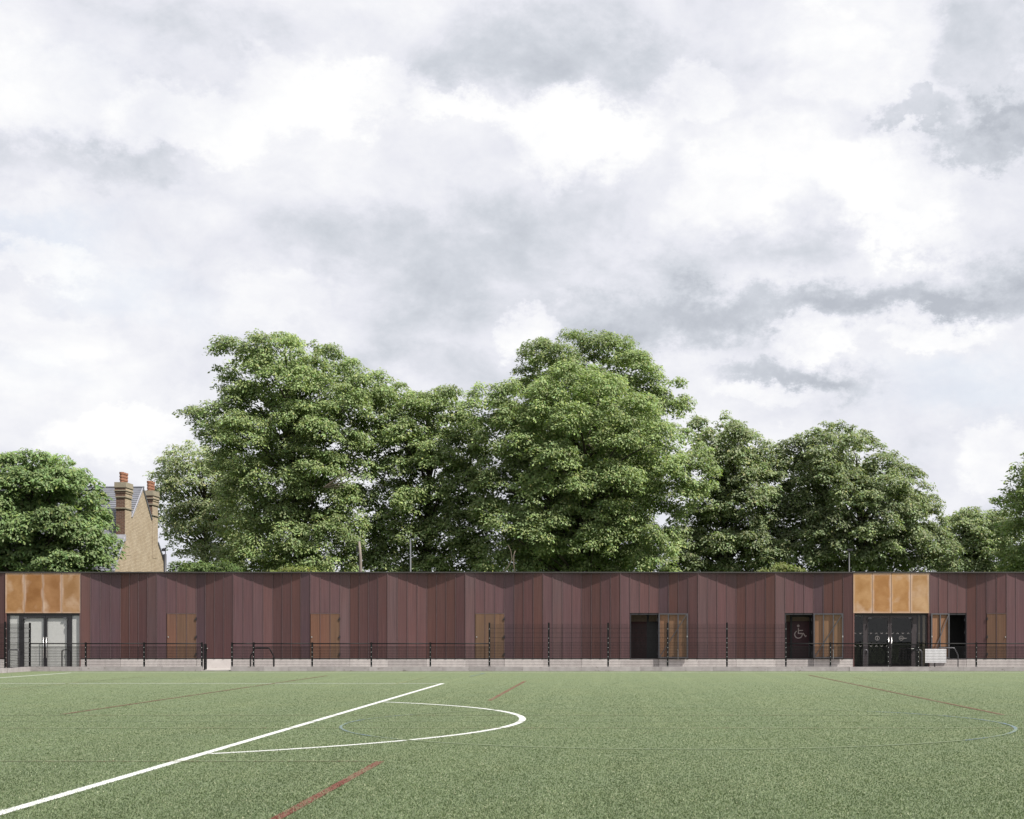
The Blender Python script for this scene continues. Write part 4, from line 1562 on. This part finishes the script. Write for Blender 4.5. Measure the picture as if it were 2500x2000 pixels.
yp = 76.0
o = pole_root('camera_post', 402, yp, 'dark post with a small security camera on top, right of the brick house', 'camera post')
x = wx(403, yp)
MB().tube([(x, yp, 0), (x, yp, wz(1353, yp))], 0.075, 12).build('post', CCTV, o, smooth=True)
MB().tube([(x + 0.02, yp, wz(1353, yp)), (x + 0.02, yp, wz(1336.5, yp))], 0.022, 8).build('mast', CCTV, o)
MB().box(x - 0.16, x - 0.01, yp - 0.06, yp + 0.06, wz(1346, yp), wz(1339.5, yp)).build('camera_housing', CCTV, o)
MB().box(x - 0.10, x + 0.07, yp - 0.03, yp + 0.03, wz(1339, yp), wz(1338, yp)).build('sun_shield', CCTV, o)
MB().box(x - 0.11, x - 0.04, yp - 0.09, yp + 0.02, wz(1362, yp), wz(1354, yp)).build('junction_box', CCTV, o)
yp = 79.0
o = pole_root('utility_pole', 880, yp, 'weathered wooden pole in front of the left chestnut tree', 'pole')
MB().tube([(wx(882, yp), yp, 0), (wx(880, yp), yp, wz(1360, yp)), (wx(877, yp), yp, wz(1322, yp))], [0.095, 0.08, 0.055], 12).build('shaft', POLEW, o, smooth=True)
MB().box(wx(870.5, yp), wx(873, yp), yp - 0.05, yp + 0.02, wz(1347, yp), wz(1333, yp)).build('bracket_box', CCTV, o)
MB().tube([(wx(872, yp), yp - .02, wz(1336, yp)), (wx(877, yp), yp, wz(1330, yp))], 0.015, 6).build('bracket', CCTV, o)
MB().tube([(wx(877, yp), yp, wz(1326, yp)), (wx(840, yp), yp + 3, wz(1333, yp + 3)), (wx(790, yp + 6), yp + 6, wz(1337, yp + 6))], 0.008, 5).build('cable', CCTV, o)
yp = 79.5
o = pole_root('lamp_post', 1003, yp, 'slim grey lamp post with a short arm, in front of the middle chestnut', 'lamp post')
MB().tube([(wx(1003, yp), yp, 0), (wx(1002, yp), yp, wz(1316, yp))], [0.06, 0.04], 10).build('column', LAMPG, o, smooth=True)
MB().tube([(wx(1002, yp), yp, wz(1316.5, yp)), (wx(1008, yp), yp, wz(1315.5, yp))], 0.03, 8).build('arm', LAMPG, o)
MB().box(wx(1008, yp), wx(1020, yp), yp - 0.08, yp + 0.08, wz(1317, yp), wz(1314.6, yp)).build('lantern', LAMPG, o)
yp = 80.0
o = pole_root('lamp_post', 2073, yp, 'dark slim lamp post left of the right golden panels, before the round olive tree', 'lamp post')
MB().tube([(wx(2073, yp), yp, 0), (wx(2073, yp), yp, wz(1345, yp))], [0.06, 0.04], 10).build('column', CCTV, o, smooth=True)
MB().box(wx(2068, yp), wx(2082, yp), yp - 0.08, yp + 0.08, wz(1345, yp), wz(1340, yp)).build('lantern', CCTV, o)

# ---------------------------------------------------------------- brick house
def brick_mesh(name, mb, mat, parent, origin, t, n):
    """unwrap every face in metres along its own wall"""
    me = mb.mesh(name, mat)
    uv = me.uv_layers.new(name='UVMap')
    for p in me.polygons:
        nn = Vector(p.normal)
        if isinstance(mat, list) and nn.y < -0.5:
            p.material_index = 1        # shade of the stacks' camera-facing sides, put in as darker red brick
        ax = t if abs(nn.dot(n)) > abs(nn.dot(t)) else n
        for li in p.loop_indices:
            co = me.vertices[me.loops[li].vertex_index].co
            if abs(nn.z) > 0.8:
                uv.data[li].uv = (co.dot(t), co.dot(n))
            else:
                uv.data[li].uv = (co.dot(ax), co.z)
    return place(name, me, parent)


def house():
    YH = 86.0
    ang = math.radians(90)
    t = Vector((math.cos(ang), math.sin(ang), 0))       # along the gable, to the right and away
    n = Vector((math.sin(ang), -math.cos(ang), 0))      # out of the gable
    O = Vector((-27.6, YH, 0))
    hs = empty('brick_house', O)
    tag(hs, 'old yellow-brick house with steep flared slate roof and two tall chimney stacks', 'house')

    def sol(px, py, back=0.0):
        """point on the gable plane (moved back) under a photo pixel"""
        d = Vector(((px - PX) / F, 1.0, (PY - py) / F))
        p0 = O - n * back
        k = (p0 - Vector((0, 0, H))).dot(n) / d.dot(n)
        return Vector((0, 0, H)) + d * k

    def at(s, z, back=0.0):
        return O + t * s - n * back + Vector((0, 0, z))

    def sz(px, py):
        p = sol(px, py)
        return (p - O).dot(t), p.z

    apex = sz(348.5, 1193)
    nl = sz(321.5, 1264)
    l1 = sz(305, 1312)
    l2 = sz(278, 1395)
    l3 = sz(262, 1440)
    nr = sz(370, 1270)
    r1 = sz(385, 1325)
    r2 = sz(400, 1371)
    r3 = sz(402, 1440)
    gab = [apex, nr, r1, r2, (r2[0] + 0.03, 0), (l3[0] - 0.2, 0), l3, l2, l1, nl]
    m = MB().prism([at(s, z) for s, z in gab], -n * 0.3)
    brick_mesh('gable_wall', m, BRICKY, hs, O, t, n)
    # roof: profile pulled back along the house, in stepped slate courses
    def slope(name, prof, back0, back1, lift, side):
        mb = MB()
        pts = [Vector((s, z)) for s, z in prof]
        segs = []
        for a, b in zip(pts[:-1], pts[1:]):
            L = (b - a).length
            k = max(1, int(round(L / 0.2)))
            for i in range(k):
                segs.append((a.lerp(b, i / k), a.lerp(b, (i + 1) / k)))
        for a, b in segs:
            d = (b - a).normalized()
            nn = Vector((d.y, -d.x)) * (1 if side < 0 else -1)
            if nn.y < 0:
                nn = -nn
            a2, b2 = a + nn * (lift - 0.015), b + nn * (lift + 0.012) + d * 0.02
            mb.hexa([at(a2.x, a2.y, back0), at(b2.x, b2.y, back0), at(b2.x, b2.y, back1), at(a2.x, a2.y, back1)] +
                    [at((a2 + nn * .02).x, (a2 + nn * .02).y, back0), at((b2 + nn * .02).x, (b2 + nn * .02).y, back0),
                     at((b2 + nn * .02).x, (b2 + nn * .02).y, back1), at((a2 + nn * .02).x, (a2 + nn * .02).y, back1)])
        return mb.build(name, SLATE, hs)
    slope('roof_slope', [apex, nl], -0.06, 9.0, 0.04, -1)
    slope('roof_slope', [nl, l1], 0.52, 9.0, 0.04, -1)
    slope('roof_slope', [l1, l2, (l2[0] - .25, l2[1] - .5)], -0.06, 9.0, 0.04, -1)
    slope('roof_slope', [apex, nr], -0.06, 9.0, 0.04, 1)
    slope('roof_slope', [nr, r1], 0.52, 9.0, 0.04, 1)
    slope('roof_slope', [r1, r2, (r2[0] + .1, r2[1] - .4)], -0.06, 9.0, 0.04, 1)
    rd = MB().tube([at(apex[0], apex[1] + 0.07, -0.08), at(apex[0], apex[1] + 0.07, 9.0)], 0.07, 8)
    rd.build('ridge_tile', SLATE, hs)
    # chimney stacks at both flanks of the gable
    def stack(pl, pr, ptop, zbot, depth, pots_rows):
        s0 = sz(pl, ptop + 40)[0]
        s1 = sz(pr, ptop + 40)[0]
        zt = sz((pl + pr) / 2, ptop)[1]
        b0, b1 = -0.012, depth
        def fbox(mb, e, z0, z1):
            P = [at(s0 - e, z0, b0 - e), at(s1 + e, z0, b0 - e), at(s1 + e, z0, b1 + e), at(s0 - e, z0, b1 + e)]
            mb.hexa(P + [p + Vector((0, 0, z1 - z0)) for p in P])
        body = MB()
        fbox(body, 0.0, zbot, zt - 0.25)
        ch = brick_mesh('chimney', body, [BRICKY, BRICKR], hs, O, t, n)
        cm = MB()
        fbox(cm, 0.06, zt - 0.62, zt - 0.25)
        fbox(cm, 0.03, zt - 0.82, zt - 0.62)
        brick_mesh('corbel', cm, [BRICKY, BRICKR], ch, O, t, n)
        for e, z in ((0.10, zt - 0.30), (0.10, zt - 0.50), (0.055, zt - 0.86), (0.055, zt - 1.50)):
            k = MB()
            fbox(k, e, z, z + 0.065)
            k.build('string_course', CAPM, ch)
        k = MB()
        fbox(k, 0.075, zt - 0.23, zt)
        k.build('cap', CAPM, ch)
        cs = (s0 + s1) / 2
        for i in range(pots_rows):
            for j in (0,):
                c = at(cs + (i - (pots_rows - 1) / 2) * 0.34, zt, (b0 + b1) / 2)
                pt = MB()
                hgt = 0.60
                prof = [(0.0, 0.10), (0.12, 0.105), (0.13, 0.13), (0.22, 0.13), (0.23, 0.112), (0.30, 0.112), (0.31, 0.135), (0.38, 0.135), (0.39, 0.115), (0.48, 0.118), (0.49, 0.14), (hgt, 0.14)]
                pt.tube([c + Vector((0, 0, h)) for h, r in prof], [r for h, r in prof], 12)
                pt.build('chimney_pot', POT, ch, smooth=False)
        return ch, s0, s1
    c1, a0, a1 = stack(304.7, 320.5, 1180, l1[1] - 1.0, 0.50, 3)
    c2, d0, d1 = stack(371.5, 385.0, 1200, r1[1] - 1.0, 0.50, 3)
    fl = MB()
    fl.hexa([at(a0 - 0.14, l1[1] - 0.22, -0.07), at(a0 + 0.02, l1[1] - 0.22, -0.07), at(a0 + 0.02, l1[1] - 0.22, 0.95), at(a0 - 0.14, l1[1] - 0.22, 0.95),
             at(a0 - 0.03, l1[1] + 0.16, -0.07), at(a0 + 0.0, l1[1] + 0.16, -0.07), at(a0 + 0.0, l1[1] + 0.16, 0.95), at(a0 - 0.03, l1[1] + 0.16, 0.95)])
    fl.build('flashing', LEAD, hs)
    # pale verges along the gable edge
    for a, b in ((apex, nl), (l1, l2), (apex, nr), (r1, r2)):
        MB().bar(at(a[0], a[1] + 0.03, -0.02), at(b[0], b[1] + 0.03, -0.02), 0.10, 0.05, up=n).build('verge', LEAD if a in (apex,) and b == nl or b == l2 else SLATE, hs)
    side = MB()
    side.hexa([at(l2[0], 0, 0.3), at(l2[0] + 0.3, 0, 0.3), at(l2[0] + 0.3, 0, 9), at(l2[0], 0, 9), at(l2[0], l2[1] - .3, 0.3), at(l2[0] + 0.3, l2[1] - .3, 0.3), at(l2[0] + 0.3, l2[1] - .3, 9), at(l2[0], l2[1] - .3, 9)])
    brick_mesh('side_wall', side, BRICKY, hs, O, t, n)


house()
